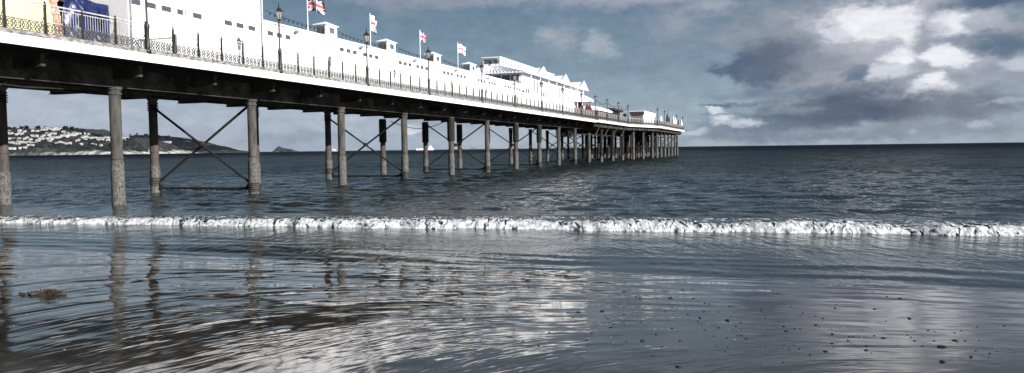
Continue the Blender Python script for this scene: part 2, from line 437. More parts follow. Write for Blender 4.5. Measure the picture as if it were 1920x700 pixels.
for i, s in enumerate([A1+.0, 43.3, 52, 60.6, 69.1, 77.5]):
    base = s+1.9 if i else 37.35
    for k in range(6):
        q = base+(k*.86 if k < 3 else k*.86+.55)
        if i == 0 and k > 2: break
        if q < A2-.7: vent(arc, q, .5)
    part('wall_light', MB().box(base+2.62, base+2.72, TWL, TWL+.2, 9.62, 9.7).box(base+2.5, base+2.84, TWL+.12, TWL+.24, 9.66, 9.8), wframe, arc)
for s in [40.6]+[a+b for a in (43.3, 52, 60.6, 69.1, 77.5) for b in (-.7, 1.55)]:
    part('pilaster', MB().box(s, s+.10, TWL, TWL+.025, 6.45, 9.85), white, arc)
part('conduit', MB().box(A1+.2, A2-.1, TWL, TWL+.015, 8.62, 8.65), white, arc)
def turret(s):
    a, b, t1 = s, s+1.35, TWL+.03; t0 = t1-.85
    m = MB().box(a, b, t0, t1, ZW-.1, 10.72)
    o = part('turret', m, white, arc)
    c = ((a+b)/2, (t0+t1)/2)
    rf = MB()
    e = .1
    vs = [(a-e, -(t0-e), 10.72), (b+e, -(t0-e), 10.72), (b+e, -(t1+e), 10.72), (a-e, -(t1+e), 10.72), (a-e, -(t0-e), 10.77), (b+e, -(t0-e), 10.77), (b+e, -(t1+e), 10.77), (a-e, -(t1+e), 10.77), (c[0]-.1, -c[1], 11.02), (c[0]+.1, -c[1], 11.02)]
    rf.add(vs, [(0, 1, 2, 3), (0, 4, 5, 1), (1, 5, 6, 2), (2, 6, 7, 3), (3, 7, 4, 0), (4, 8, 9, 5), (5, 9, 6), (6, 9, 8, 7), (7, 8, 4)])
    part('turret_roof', rf, white, o)
    w = MB().box(a-.02, a-.002, t0+.12, t1-.12, 10.14, 10.6)
    part('window', w, glass, o)
    w = MB().box(a-.05, a+.0, t0+.06, t0+.12, 10.08, 10.66).box(a-.05, a, t1-.12, t1-.06, 10.08, 10.66).box(a-.05, a, t0+.12, t1-.12, 10.6, 10.66).box(a-.07, a, t0+.06, t1-.06, 10.05, 10.1)
    part('window_frame', w, wframe, o)
    w = MB().box(a+.35, a+1.0, t1+.002, t1+.02, 10.2, 10.58); part('window', w, glass, o)
    w = MB().box(a+.29, a+.35, t1, t1+.04, 10.14, 10.63).box(a+1.0, a+1.06, t1, t1+.04, 10.14, 10.63).box(a+.29, a+1.06, t1, t1+.05, 10.1, 10.15)
    part('window_frame', w, white, o)
for s in tur_s: turret(s)

# yellow frontage, recess and tarpaulin-covered stall at the landward end
yb = thing('yellow_frontage', 'pale yellow building front with curved red and cream trim at the left edge', 'building', 18, -29, ZD)
part('wall', MB().box(6, 23.3, TBW, TWL+.1, 6.44, 12.2), yellow, yb)
tm = MB()
for i in range(16):
    z0 = 7.1+i*.32; off = .28*math.sin(min(1, max(0, (8.6-z0)/1.6))*1.57)
    tm.box(23.0+off, 23.34+off, TWL+.1, TWL+.16, z0, z0+.3)
part('trim', tm, redtrim, yb)
part('trim_edge', MB().box(22.86, 22.93, TWL+.1, TWL+.14, 6.5, 12).box(23.38, 23.46, TWL+.02, TWL+.15, 8.6, 12), cream, yb)
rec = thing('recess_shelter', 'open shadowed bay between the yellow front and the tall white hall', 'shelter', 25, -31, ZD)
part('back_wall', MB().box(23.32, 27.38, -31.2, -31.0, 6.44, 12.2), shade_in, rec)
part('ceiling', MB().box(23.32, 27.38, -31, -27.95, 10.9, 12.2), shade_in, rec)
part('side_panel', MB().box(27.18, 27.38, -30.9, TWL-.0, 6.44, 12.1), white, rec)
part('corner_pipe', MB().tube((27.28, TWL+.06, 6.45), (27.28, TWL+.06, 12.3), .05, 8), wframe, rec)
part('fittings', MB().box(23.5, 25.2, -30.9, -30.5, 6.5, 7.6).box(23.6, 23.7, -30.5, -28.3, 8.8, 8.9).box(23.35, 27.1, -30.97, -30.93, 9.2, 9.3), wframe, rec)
# tarpaulin
tb = MB(); n = 40; rows = 26
vs = []
for j in range(rows+1):
    for i in range(n+1):
        a = i/n; b = j/rows
        s = 24.35+2.3*a + .10*math.sin(b*6)*(a-.5)
        z = 9.25-2.75*b
        bulge = .35*math.sin(math.pi*a)**.6
        fold = .08*noise.noise(Vector((a*4+b*2.2, b*2.0, 3)))+.08*abs(noise.noise(Vector((a*9-b*7, b*4, 9))))+.05*abs(noise.noise(Vector((a*17+b*9, b*5, 19))))
        t = -28.55+bulge*(.4+.6*b)+fold*1.6-(.5 if j == 0 else 0)
        z += .05*math.sin(a*7)*(1-b)-.12*a*(1-b)
        vs.append((s, -t, z))
fs = [(j*(n+1)+i, j*(n+1)+i+1, (j+1)*(n+1)+i+1, (j+1)*(n+1)+i) for j in range(rows) for i in range(n)]
tb.add(vs, fs)
# back of the bundle
bk = len(tb.v); tb.add([(24.45, 30.2, 9.0), (26.6, 30.2, 8.8), (26.6, 30.2, 6.5), (24.45, 30.2, 6.5), (24.35, 29.5, 9.1), (26.6, 29.4, 8.9), (26.6, 29.4, 6.5), (24.35, 29.5, 6.5)],
       [(0, 1, 2, 3), (0, 4, 5, 1), (1, 5, 6, 2), (0, 3, 7, 4), (4, 7, 6, 5)])
solo('tarpaulin', tb, tarp, 'crumpled shiny blue tarpaulin covering a stall in the shadowed bay', 'tarpaulin', 25.5, -28.6, 6.47, smooth=True)
gt = thing('side_gate', 'small pale barred gate standing between the blue tarpaulin and tall white wall', 'gate', 27.6, -26.5, ZD)
g = MB().box(27.5, 27.56, -27.8, -25.6, 7.52, 7.58).box(27.5, 27.56, -27.8, -25.6, 6.6, 6.65)
part('frame', g, railw, gt)
g = MB()
for k in range(14): g.box(27.52, 27.54, -27.7+k*.15, -27.68+k*.15, 6.65, 7.52)
part('bars', g, wframe, gt)
part('post', MB().box(27.49, 27.57, -25.6, -25.52, 6.47, 7.7), iron, gt)

# pavilion
P1, P2 = 85.4, 116.5
pv = thing('pavilion', 'white pavilion with glazed clerestory, corrugated hipped roof and gables towards the pier head', 'building', 100, -31, ZD)
part('wall', MB().box(P1, P2, TBW, TWL+.02, 6.44, 11.35), white, pv)
TC0, TC1 = -33.2, -31.0; CE = 110.6
rf = MB(); e = .75
rv = [(P1-e, TWL+e), (P2+e, TWL+e), (P2+e, TBW-e), (P1-e, TBW-e)]
top = [(P1+1.2, TC1), (CE, TC1), (CE, TC0), (P1+1.2, TC0)]
rf.add([(s, -t, 11.4) for s, t in rv]+[(s, -t, 12.42) for s, t in top], [(0, 1, 5, 4), (1, 2, 6, 5), (2, 3, 7, 6), (3, 0, 4, 7), (4, 5, 6, 7), (0, 3, 2, 1)])
part('roof', rf, white, pv)
rb = MB()
def rib(p, q): rb.tube(p, q, .05, 4)
for i in range(20):                                    # ribs on the shore hip
    f = (i+.5)/20; t = TBW-e+(TWL+e-(TBW-e))*f; tt = TC0+(TC1-TC0)*f
    rib((P1-e, t, 11.44), (P1+1.2, tt, 12.46))
for i in range(66):
    f = (i+.5)/66; s = P1-e+(P2+e-(P1-e))*f; s2 = P1+1.2+(CE-P1-1.2)*f
    rib((s, TWL+e, 11.44), (s2, TC1, 12.46))
part('roof_ribs', rb, white, pv)
part('gutter', MB().box(P1-e-.05, P2+e, TWL+e, TWL+e+.08, 11.3, 11.4).box(P1-e-.06, P1-e, TBW-e, TWL+e+.08, 11.3, 11.4), white, pv)
cl = part('clerestory', MB().box(P1+1.2, CE, TC0, TC1, 12.4, 13.45), white, pv)
part('clerestory_roof', MB().box(P1+.9, CE+.3, TC0-.15, TC1+.12, 13.45, 13.55), white, cl)
for i in range(20):
    s = P1+1.7+i*1.16
    part('clerestory_window', MB().box(s, s+.62, TC1-.01, TC1+.015, 12.83, 13.2), wframe, cl)
part('end_window', MB().box(P1+1.17, P1+1.19, TC0+.15, TC1-.15, 12.75, 13.25), glass, cl)
part('end_frame', MB().box(P1+1.1, P1+1.16, -32.15, -32.05, 12.7, 13.3).box(P1+1.1, P1+1.16, -31.4, -31.3, 12.7, 13.3).box(P1+.7, P1+.76, TC1-.02, TC1+.06, 12.4, 13.45).box(P1+.7, P1+.76, TC0-.06, TC0+.02, 12.4, 13.45), wframe, cl)
# shore-facing glazing strip above the arcade roof
for i in range(6):
    t = -28.3-i*1.15
    w = part('window', MB().box(P1-.03, P1-.005, t-.92, t, 10.45, 11.15), glass, pv)
    f = MB().box(P1-.07, P1-.03, t-.02, t+.08, 10.1, 11.3).box(P1-.06, P1-.03, t-1.0, t, 10.78, 10.83)
    part('window_frame', f, wframe, w)
part('sill_band', MB().box(P1-.05, P1, TBW, TWL, 10.02, 10.4), cream, pv)
for s0, n in ((s_at(1003, TWL), 3), (s_at(1041, TWL), 3), (s_at(1075, TWL), 3)):
    for i in range(n):
        s = s0+i*1.15
        part('tall_window', MB().box(s, s+.55, TWL+.02, TWL+.045, 9.3, 10.95), wframe, pv)
for x0 in (969, 975, 982, 987, 992, 1014, 1019, 1024, 1029, 1067, 1072):
    s = s_at(x0, TWL); part('vent_window', MB().box(max(s, P1+.1), max(s, P1+.1)+.55, TWL+.02, TWL+.045, 9.05, 9.3+(.35 if 984 < x0 < 1030 else 0)), louvre, pv)
part('service_hatch', MB().box(s_at(1043, TWL), s_at(1052, TWL), TWL+.02, TWL+.06, 7.9, 8.7), cream, pv)
for s in (91.5, 102.6, 113.6):
    hw = 2.7
    gm = MB().prism([(s-hw, 11.42), (s+hw, 11.42), (s, 12.5)], TWL-1.6, TWL+.9, 't')
    gb = part('gable', gm, white, pv)
    part('verge_board', MB().prism([(s-hw-.2, 11.36), (s-hw, 11.36), (s, 12.5), (s+hw, 11.36), (s+hw+.2, 11.36), (s, 12.66)], TWL+.9, TWL+1.0, 't'), white, gb)
for s in np.arange(87.5, 116, 3.9):
    part('awning_post', MB().tube((float(s), TWL+.55, 6.45), (float(s), TWL+.55, 11.35), .05, 8), white, pv)

# string lights along the parapet
def strings(p, q, sag, label, n=14):
    a = Vector(p); b = Vector(q)
    o = thing('string_lights', label, 'string lights', a.x, a.y, a.z, 'festoon lights strung along the pier')
    pts = [tuple(a.lerp(b, i/n)+Vector((0, 0, -sag*4*(i/n)*(1-i/n)))) for i in range(n+1)]
    part('cable', MB().path(pts, .018, 4), iron, o)
    bm_ = None
    for i, p_ in enumerate(pts[1:-1]):
        if bm_ is None:
            bm_ = part('bulb', MB().lathe((p_[0], p_[1]), [(.02, p_[2]-.03), (.05, p_[2]-.08), (.045, p_[2]-.13), (.015, p_[2]-.16)], 6), iron, o); p0 = p_
        else:
            c = bm_.copy(); col.objects.link(c); c.location = (p_[0]-p0[0], -(p_[1]-p0[1]), p_[2]-p0[2])
tl = TWL+.12
strings((37.0, tl, 10.55), (43.4, tl, 10.35), .12, 'festoon cable from the tall white wall to the first turret')
strings((44.9, tl, 10.42), (51.9, tl, 10.35), .15, 'festoon cable between the first and second turrets')
strings((53.4, tl, 10.42), (60.5, tl, 10.35), .15, 'festoon cable between the second and third turrets')
strings((62.0, tl, 10.42), (69.0, tl, 10.35), .15, 'festoon cable between the third and fourth turrets')
hl = [s_at(1092, TF), s_at(1118, -23.9), s_at(1140, -23.9), s_at(1161, -23.9), s_at(1179, -23.9)]
for i, lb in enumerate(['festoon cable from the pavilion corner to the ride', 'festoon cable above the white stall awning', 'festoon cable between the awning and the black ticket stall', 'festoon cable ending at the lamp beside the head kiosk']):
    strings((hl[i]+.2, -24.0, 9.55), (hl[i+1]-.2, -24.0, 9.4), .5, lb, 10)

# flagpoles and flags
def uj(u, v):          # union flag, u 0..1 along, v 0..1 up -> 0 white 1 blue 2 red
    x = (u-.5)*2; y = (v-.5)
    if abs(x) < .10 or abs(y) < .10: return 2
    if abs(x) < .17 or abs(y) < .17: return 0
    d = abs(abs(x)-2*abs(y))/math.sqrt(5)
    if d < .045: return 2
    if d < .11: return 0
    return 1
def sg(u, v): return 2 if abs(u-.5) < .04 or abs(v-.5) < .065 else 0
def flag(s, t, ztop, L, h, yaw, pat, wave, label):
    fp = thing('flagpole', 'slim white flagpole ' + label[1], 'flagpole', s, t, 9.9, 'white flagpoles along the arcade roof')
    part('pole', MB().tube((s, t, 9.7), (s, t, ztop), .035, 8, .025), white, fp)
    part('finial', MB().lathe((s, t), [(.03, ztop), (.05, ztop+.04), (.02, ztop+.09)], 8), white, fp)
    n, r = 44, 26; m = MB(); vs = []
    for j in range(r+1):
        for i in range(n+1):
            u = i/n; v = j/r
            a = yaw+.55*wave*math.sin(u*7+v*1.2)*(.3+u)
            off = wave*.16*math.sin(u*8+v*1.6)*u**.7
            x = u*L*(1-.12*wave); z = ztop-.08-h*(1-v)-.22*L*u*u*wave+.05*math.sin(u*6)
            dx, dy = math.cos(yaw), math.sin(yaw)
            vs.append((x*dx-off*dy, x*dy+off*dx, z-ztop))
    for j in range(r):
        for i in range(n):
            m.add([], []); 
    m.v = vs
    for j in range(r):
        for i in range(n):
            m.f.append((j*(n+1)+i, j*(n+1)+i+1, (j+1)*(n+1)+i+1, (j+1)*(n+1)+i)); m.mi.append(pat((i+.5)/n, (j+.5)/r))
    me = m.mesh('flag', [flagw, flagb, flagr], smooth=True)
    o = bpy.data.objects.new('flag', me); col.objects.link(o); o.location = W(s, t, ztop)+Vector((.03, 0, 0))
    tag(o, label[0], 'flag')
flag(43.1, -29.0, 12.62, 1.3, .95, R(-8), uj, .9, ('red, white and blue crossed flag flying at the nearest turret', 'beside the nearest turret at the top edge'))
flag(51.4, -29.0, 12.75, .95, 1.15, R(62), sg, 1.5, ('white flag with red cross folded narrow beside the second turret', 'beside the second turret'))
flag(60.1, -29.0, 12.75, .9, .85, R(50), uj, 1.2, ('small fluttering blue, red and white flag beside the third turret', 'behind the lamp at the third turret'))
flag(68.6, -29.0, 12.75, 1.1, .85, R(42), sg, .8, ('white flag with red cross billowing beside the fourth turret', 'beside the fourth turret'))

# ------------------------------------------------------------------ THINGS ON THE PIER HEAD
k1 = s_at(1207, -25.0)
kt = thing('kiosk', 'white flat-roofed kiosk with dark red fascia band and grey shutters on the pier head', 'kiosk', k1+4, -27, ZD)
zt = z_at(1207, 209, -25)
KL = s_at(1228, -25)-k1
part('wall', MB().box(k1, k1+KL, -27.6, -25.0, 6.45, zt-.7), white, kt)
part('roof', MB().box(k1-.3, k1+KL+.3, -27.9, -24.7, zt-.06, zt+.1), white, kt)
part('fascia_board', MB().box(k1-.25, k1-.05, -27.8, -24.8, zt-.75, zt-.06), brown, kt)
part('side_board', MB().box(k1-.05, k1+KL+.2, -24.95, -24.8, zt-.7, zt-.06), white, kt)
part('body', MB().box(k1, k1+KL, -27.6, -25.05, zt-.7, zt-.06), white, kt)
for i in range(3):
    part('shutter', MB().box(k1-.04, k1-.005, -27.45+i*.85, -26.7+i*.85, 6.6, zt-.9), wframe, kt)
# ride
r1 = s_at(1100, -26.5)
rd = thing('fairground_ride', 'small white fairground ride with red cars just beyond the pavilion', 'ride', r1, -27, ZD)
part('platform', MB().lathe((r1, -27.5), [(2.3, 6.45), (2.3, 6.8), (2.1, 6.85)], 20), white, rd)
part('canopy', MB().lathe((r1, -27.5), [(2.2, 9.3), (2.25, 9.6), (1.7, 9.9), (.8, 10.35), (.1, 10.7)], 16), white, rd)
part('centre_column', MB().lathe((r1, -27.5), [(.4, 6.8), (.3, 9.4)], 10), redm, rd)
for k in range(6):
    w = k*math.pi/3
    c = (r1+1.6*math.cos(w), -27.5+1.6*math.sin(w))
    part('ride_car', MB().lathe(c, [(.1, 7.3), (.42, 7.5), (.45, 8.0), (.2, 8.6), (.12, 8.9)], 8), redm, rd)
    part('ride_pole', MB().tube((c[0], c[1], 6.8), (c[0], c[1], 9.4), .04, 6), iron, rd)
s1, s2 = s_at(1122, -26), s_at(1147, -26)
st = thing('stall', 'long low stall with pale curved awning over a brown front', 'stall', s1+4, -27, ZD)
part('counter', MB().box(s1, s2, -28.4, -26.2, 6.45, 8.3), brown, st)
part('awning', MB().prism([(-28.8, 8.3), (-25.8, 8.3), (-25.8, 8.6), (-26.6, 9.05), (-27.6, 9.2), (-28.8, 8.8)], s1-.3, s2+.3, 's'), white, st)
s1, s2 = s_at(1152, -25.6), s_at(1167, -25.6)
st = thing('ticket_stall', 'black ticket stall with an overhanging dark top near the railing', 'stall', s1+2, -26.5, ZD)
part('roof', MB().prism([(-28.2, 8.95), (-25.4, 8.75), (-25.4, 9.15), (-28.2, 9.35)], s1-.4, s2+.3, 's'), iron, st)
part('booth', MB().box(s1+.4, s2-.4, -27.8, -25.9, 6.45, 8.9), iron, st)
bb = s_at(1171, -25)
vw = thing('viewing_telescope', 'dark round coin telescope on a short pedestal beside the railing', 'telescope', bb, -24.8, ZD)
part('pedestal', MB().lathe((bb, -24.8), [(.2, 6.45), (.08, 6.7), (.07, 7.8)], 8), iron, vw)
part('head', MB().lathe((bb, -24.8), [(.1, 7.8), (.34, 7.95), (.38, 8.15), (.3, 8.4), (.1, 8.5)], 10), iron, vw)
def parasol(x, m, h, lb):
    s = s_at(x, -22)
    o = thing('closed_parasol', lb, 'parasol', s, -22, ZD, 'closed parasols on the pier head')
    part('pole', MB().lathe((s, -22), [(.3, 6.45), (.3, 6.55), (.04, 6.6), (.04, h)], 8), iron, o)
    part('canopy', MB().lathe((s, -22), [(.3, 7.35), (.42, 7.5), (.34, h-1.2), (.16, h-.25), (.05, h+.05)], 8), m, o)
for x, m, h, lb in ((1240, white, 9.0, 'short pale closed parasol beside the head kiosk'), (1252, iron, 9.9, 'tall black closed parasol'), (1257, wframe, 9.6, 'grey closed parasol right of the black one'),
                    (1263, white, 9.7, 'white closed parasol, leftmost of the white ones'), (1267, white, 9.6, 'white closed parasol, middle of the white ones'), (1274, wframe, 9.5, 'grey closed parasol among the white ones'), (1278, white, 9.5, 'white closed parasol nearest the seaward tip')):
    parasol(x, m, h, lb)
ms = s_at(1252, -24); mt = thing('mast', 'thin tall aerial mast rising above the closed parasols', 'mast', ms, -24, ZD)
part('pole', MB().tube((ms, -24, 6.45), (ms, -24, 11.6), .04, 6), iron, mt); part('crosstree', MB().tube((ms-.5, -24, 10.9), (ms+.5, -24, 10.9), .03, 5), iron, mt)

# ------------------------------------------------------------------ SAND
def sandz(x, y):
    s = x*US[0]+y*US[1]; t = x*VS[0]+y*VS[1]
    z = .052*(13.4-s)
    if s > 13.4: z = max(-2.5, z*1.2)
    if s < -2: z = .80+ (min(-2-s, 60))*.03
    return z+.012*noise.noise(Vector((s*.28, t*.13, 0)))+.002*noise.noise(Vector((s*1.1, t*.35, 4)))
def fan(name, ys, xs, zf, m, extra=None):
    vs = [(x*max(y, 3), y, 0) for y in ys for x in xs]
    vs = [(x, y, zf(x, y)) for x, y, _ in vs]
    n = len(xs); fs = [(j*n+i, j*n+i+1, (j+1)*n+i+1, (j+1)*n+i) for j in range(len(ys)-1) for i in range(n-1)]
    me = bpy.data.meshes.new(name); me.from_pydata(vs, [], fs); me.materials.append(m)
    me.polygons.foreach_set('use_smooth', [True]*len(me.polygons)); me.update(); return me
def shader(name):
    m = bpy.data.materials.new(name); m.use_nodes = True; nt = m.node_tree
    return m, nt, nt.nodes['Principled BSDF']
class N:                                     # tiny node helper
    def __init__(s, nt): s.nt = nt
    def n(s, ty, **kw):
        o = s.nt.nodes.new(ty)
        for k, v in kw.items():
            setattr(o, k, v)
        return o
    def link(s, a, b): s.nt.links.new(a, b)
    def val(s, x, inp):
        if isinstance(x, (int, float)): inp.default_value = x
        else: s.link(x, inp)
    def math(s, op, a, b=0, c=0, clamp=False):
        o = s.n('ShaderNodeMath', operation=op); o.use_clamp = clamp
        s.val(a, o.inputs[0]); s.val(b, o.inputs[1]); s.val(c, o.inputs[2]); return o.outputs[0]
    def noise(s, vec, scale, detail=4, rough=.55, dist=0, dim='3D'):
        o = s.n('ShaderNodeTexNoise'); o.noise_dimensions = dim
        o.inputs['Scale'].default_value = scale; o.inputs['Detail'].default_value = detail; o.inputs['Roughness'].default_value = rough; o.inputs['Distortion'].default_value = dist
        s.link(vec, o.inputs['Vector']); return o.outputs['Fac']
    def mapping(s, vec, rot=0, scale=(1, 1, 1), loc=(0, 0, 0)):
        o = s.n('ShaderNodeMapping'); o.inputs['Rotation'].default_value = (0, 0, rot); o.inputs['Scale'].default_value = scale; o.inputs['Location'].default_value = loc
        s.link(vec, o.inputs['Vector']); return o.outputs[0]
    def range(s, v, a, b, c=0, d=1, ty='SMOOTHSTEP'):
        o = s.n('ShaderNodeMapRange', interpolation_type=ty); s.val(v, o.inputs[0])
        for k, q in zip((1, 2, 3, 4), (a, b, c, d)): s.val(q, o.inputs[k])
        return o.outputs[0]
    def mix(s, f, a, b):
        o = s.n('ShaderNodeMix', data_type='RGBA'); s.val(f, o.inputs[0])
        for v, i in ((a, o.inputs[6]), (b, o.inputs[7])):
            if isinstance(v, tuple): i.default_value = (*v, 1)
            else: s.link(v, i)
        return o.outputs[2]

sandm, nt, b = shader('wet_sand'); q = N(nt)
pos = q.n('ShaderNodeNewGeometry').outputs['Position']
st_ = q.mapping(pos, rot=-TH)                # x=s, y=-t
sx = q.n('ShaderNodeSeparateXYZ'); q.link(st_, sx.inputs[0]); S_, T_ = sx.outputs[0], sx.outputs[1]
# ripple coordinates: swing the ripple crests from shore-parallel to slanting towards the camera
warp = q.noise(st_, .35, 2)
ang = q.range(S_, 4.0, 11.5, 1.30, .32)
cosv = q.math('COSINE', ang); sinv = q.math('SINE', ang)
def comb(a, b_, c=0):
    o = q.n('ShaderNodeCombineXYZ'); q.val(a, o.inputs[0]); q.val(b_, o.inputs[1]); q.val(c, o.inputs[2]); return o.outputs[0]
TC = q.math('SUBTRACT', T_, 4)
SC = q.math('SUBTRACT', S_, 7)
across = q.math('ADD', q.math('MULTIPLY', SC, cosv), q.math('MULTIPLY', TC, sinv))
along = q.math('SUBTRACT', q.math('MULTIPLY', TC, cosv), q.math('MULTIPLY', SC, sinv))
wv = q.math('MULTIPLY', q.math('SUBTRACT', warp, .5), 1.2)
def rip(f, fa, z, det=2, ridge=True):
    c_ = comb(q.math('ADD', q.math('MULTIPLY', across, f), q.math('MULTIPLY', wv, f*.35)), q.math('MULTIPLY', along, fa), z)
    n_ = q.noise(c_, 1.0, det, .3)
    return q.math('ABSOLUTE', q.math('SUBTRACT', n_, .5)) if ridge else n_
ra, rb_, rc = rip(2.1, .32, 0, 1, False), rip(3.6, .7, 5, 1), rip(9, 2.0, 11, 1, True)
patch = q.range(q.noise(st_, .5, 3), .36, .60, .30, 1.2)
left = q.range(T_, -2.5, 5, .16, .72)       # calmer film towards the right-hand side
amp = q.math('MULTIPLY', patch, left)
wa, wb, wc = q.range(S_, 5, 10, .016, .055), q.range(S_, 5, 11, .024, .012), q.range(S_, 6, 12, .0125, .004)
h = q.math('MULTIPLY_ADD', ra, wa, q.math('MULTIPLY_ADD', rb_, wb, q.math('MULTIPLY', rc, wc)))
h = q.math('MULTIPLY', h, amp)
r3_ = q.noise(comb(q.math('MULTIPLY', S_, 2.6), q.math('MULTIPLY', T_, .28), 9), 1.0, 0, .5)
h = q.math('ADD', h, q.math('MULTIPLY', r3_, q.range(S_, 7, 12, .004, .010)))
grain = q.noise(pos, 220, 2)
h = q.math('ADD', h, q.math('MULTIPLY', grain, .00004))
bp = q.n('ShaderNodeBump'); bp.inputs['Distance'].default_value = 1; bp.inputs['Strength'].default_value = 1
q.link(h, bp.inputs['Height']); q.link(bp.outputs[0], b.inputs['Normal'])
cs = q.mix(q.range(q.noise(pos, 1.6, 5), .35, .65), (.028, .025, .0215), (.050, .042, .035))
q.link(cs, b.inputs['Base Color'])
wet = q.range(q.math('ADD', S_, q.math('MULTIPLY', q.noise(st_, .6, 3), 3)), 3.0, 8.0, .20, .04)
q.link(wet, b.inputs['Roughness'])
b.inputs['Specular Tint'].default_value = (1, .95, .88, 1)
b.inputs['IOR'].default_value = 2.1; q.link(q.range(q.math('ADD', S_, q.math('MULTIPLY', T_, .55)), 4.0, 11.5, .05, .5), b.inputs['Specular IOR Level'])   # drained sand is less glossy
ys = [-200, -60, -20, -6, -2, 0] + list(np.geomspace(1.2, 40, 150)) + [60]
xsc = list(-np.geomspace(60, 1.6, 12)) + list(np.linspace(-1.5, 1.5, 190)) + list(np.geomspace(1.6, 60, 12))
me = fan('sand', [float(v) for v in ys], [float(v) for v in xsc], sandz, sandm)
worldobj('sand', me, kind='structure')

# ------------------------------------------------------------------ SEA
seam, nt, b = shader('sea_water'); q = N(nt)
pos = q.n('ShaderNodeNewGeometry').outputs['Position']
st_ = q.mapping(pos, rot=-TH)
sx = q.n('ShaderNodeSeparateXYZ'); q.link(st_, sx.inputs[0]); S_, T_ = sx.outputs[0], sx.outputs[1]
e1 = q.mapping(pos, rot=-TH, scale=(1, .45, 1))
w1 = q.noise(e1, .9, 3, .6, .4); w2 = q.noise(e1, 3.6, 4, .62, .5); w3 = q.noise(e1, .12, 2, .5)
off = q.math('ADD', q.range(S_, 13.5, 19, .14, .55), q.range(S_, 22, 30, 0, .9))           # calm inside the breaker, choppy outside
farb = q.range(S_, 30, 200, 1.0, 3.5)
band = q.range(w3, .35, .65, .6, 1.25)
k = q.math('MULTIPLY', q.math('MULTIPLY', off, band), farb)
h = q.math('ADD', q.math('MULTIPLY', w1, .14), q.math('MULTIPLY', w2, .055))
h = q.math('MULTIPLY', h, k)
micro = q.math('MULTIPLY', q.noise(e1, 9, 3, .6), q.range(S_, 13.5, 18, .004, .014))
h = q.math('ADD', h, micro)
bp = q.n('ShaderNodeBump'); bp.inputs['Distance'].default_value = 1; bp.inputs['Strength'].default_value = 1
q.link(h, bp.inputs['Height']); q.link(bp.outputs[0], b.inputs['Normal'])
shallow = q.range(S_, 14, 45)
cc = q.mix(shallow, (.018, .018, .017), (.011, .017, .018))
cc = q.mix(q.range(S_, 60, 400), cc, (.002, .005, .013))
q.link(cc, b.inputs['Base Color'])
b.inputs['Roughness'].default_value = .6; b.inputs['Specular IOR Level'].default_value = 0
gl = q.n('ShaderNodeBsdfGlossy'); gl.inputs['Roughness'].default_value = .07; gl.inputs['Color'].default_value = (.90, .92, .91, 1); q.link(bp.outputs[0], gl.inputs['Normal'])
fr = q.n('ShaderNodeFresnel'); q.link(q.range(S_, 15, 34, 2.1, 1.38), fr.inputs['IOR']); q.link(bp.outputs[0], fr.inputs['Normal'])
# choppy water hides part of its own grazing reflections, more so with distance
sc = q.math('MULTIPLY', q.range(S_, 22, 90, .95, .45), q.range(S_, 90, 600, 1.0, .30))
fac = q.math('MULTIPLY', fr.outputs[0], sc)
mx = q.n('ShaderNodeMixShader'); q.link(fac, mx.inputs[0]); q.link(b.outputs[0], mx.inputs[1]); q.link(gl.outputs[0], mx.inputs[2])
q.link(mx.outputs[0], nt.nodes['Material Output'].inputs['Surface'])
def seaz(x, y):
    s = x*US[0]+y*US[1]; t = x*VS[0]+y*VS[1]
    if y > 700 or abs(x) > 900: return 0
    a = 1/(1+(y/400)**2) if y < 300 else 0
    z = 0
    if s < 21:
        k = max(0, min(1, (s-12.9)/1.0))
        z += .010*noise.noise(Vector((s*1.6, t*.5, 2))) + .018*noise.noise(Vector((s*3.2, t*.55, 7)))*k*max(0, 1-(s-14)/4 if s > 14 else 1)
        z += .03*noise.noise(Vector((0, t*.16, 1)))
        if 13 < s < 17.5:
            rg = max(0, 1-3.2*abs(noise.noise(Vector((s*1.0+.5*noise.noise(Vector((t*.3, 3, 3))), t*.10, 21)))))
            z += .030*rg**2*max(0, 1-abs(s-14.9)/2.4)*(.35+.65*max(0, min(1, (t+14)/14)))
    else:
        z += a*min(1, (s-21)/6)*(.10*noise.noise(Vector((s*.30, t*.15, 3)))+.12*noise.noise(Vector((s*.8, t*.5, 5)))+.07*noise.noise(Vector((s*1.9, t*1.1, 8))))
    return z
ys = list(np.geomspace(5, 18, 130)) + list(np.geomspace(18.1, 320, 560)) + list(np.geomspace(350, 45000, 26))
xsc = list(-np.geomspace(25, 1.5, 14)) + list(np.linspace(-1.4, 1.4, 420)) + list(np.geomspace(1.5, 25, 14))
me = fan('sea', [float(v) for v in ys], [float(v) for v in xsc], seaz, seam)
worldobj('sea', me, kind='structure')

# ------------------------------------------------------------------ BREAKING WAVE
fm, nt, b = shader('wave_foam'); q = N(nt)
pos = q.n('ShaderNodeNewGeometry').outputs['Position']
at = q.n('ShaderNodeAttribute'); at.attribute_name = 'q'; qv = at.outputs['Fac']
e1 = q.mapping(pos, rot=-TH, scale=(2.6, .7, 1.6))
n1 = q.noise(e1, 3.0, 5, .6, .9)
thr = q.math('ADD', q.range(qv, .14, .5, .41, .565, 'LINEAR'), q.math('MULTIPLY', q.math('SUBTRACT', q.noise(q.mapping(pos, rot=-TH, scale=(1.0, .45, 1)), 1, 2), .5), .26))
m1 = q.math('GREATER_THAN', n1, thr)
m1 = q.range(q.math('SUBTRACT', n1, thr), -.015, .025)
n2 = q.noise(e1, 5, 5, .7)
fc = q.mix(q.range(n2, .35, .6), (.30, .32, .34), (.82, .83, .84))
q.link(q.mix(m1, (.008, .014, .018), fc), b.inputs['Base Color'])
q.link(q.range(m1, 0, 1, .1, .85), b.inputs['Roughness'])
bp = q.n('ShaderNodeBump'); bp.inputs['Distance'].default_value = .09; bp.inputs['Strength'].default_value = 1
q.link(q.noise(e1, 7, 5, .7), bp.inputs['Height']); q.link(bp.outputs[0], b.inputs['Normal'])
nt_, nq = 2300, 40
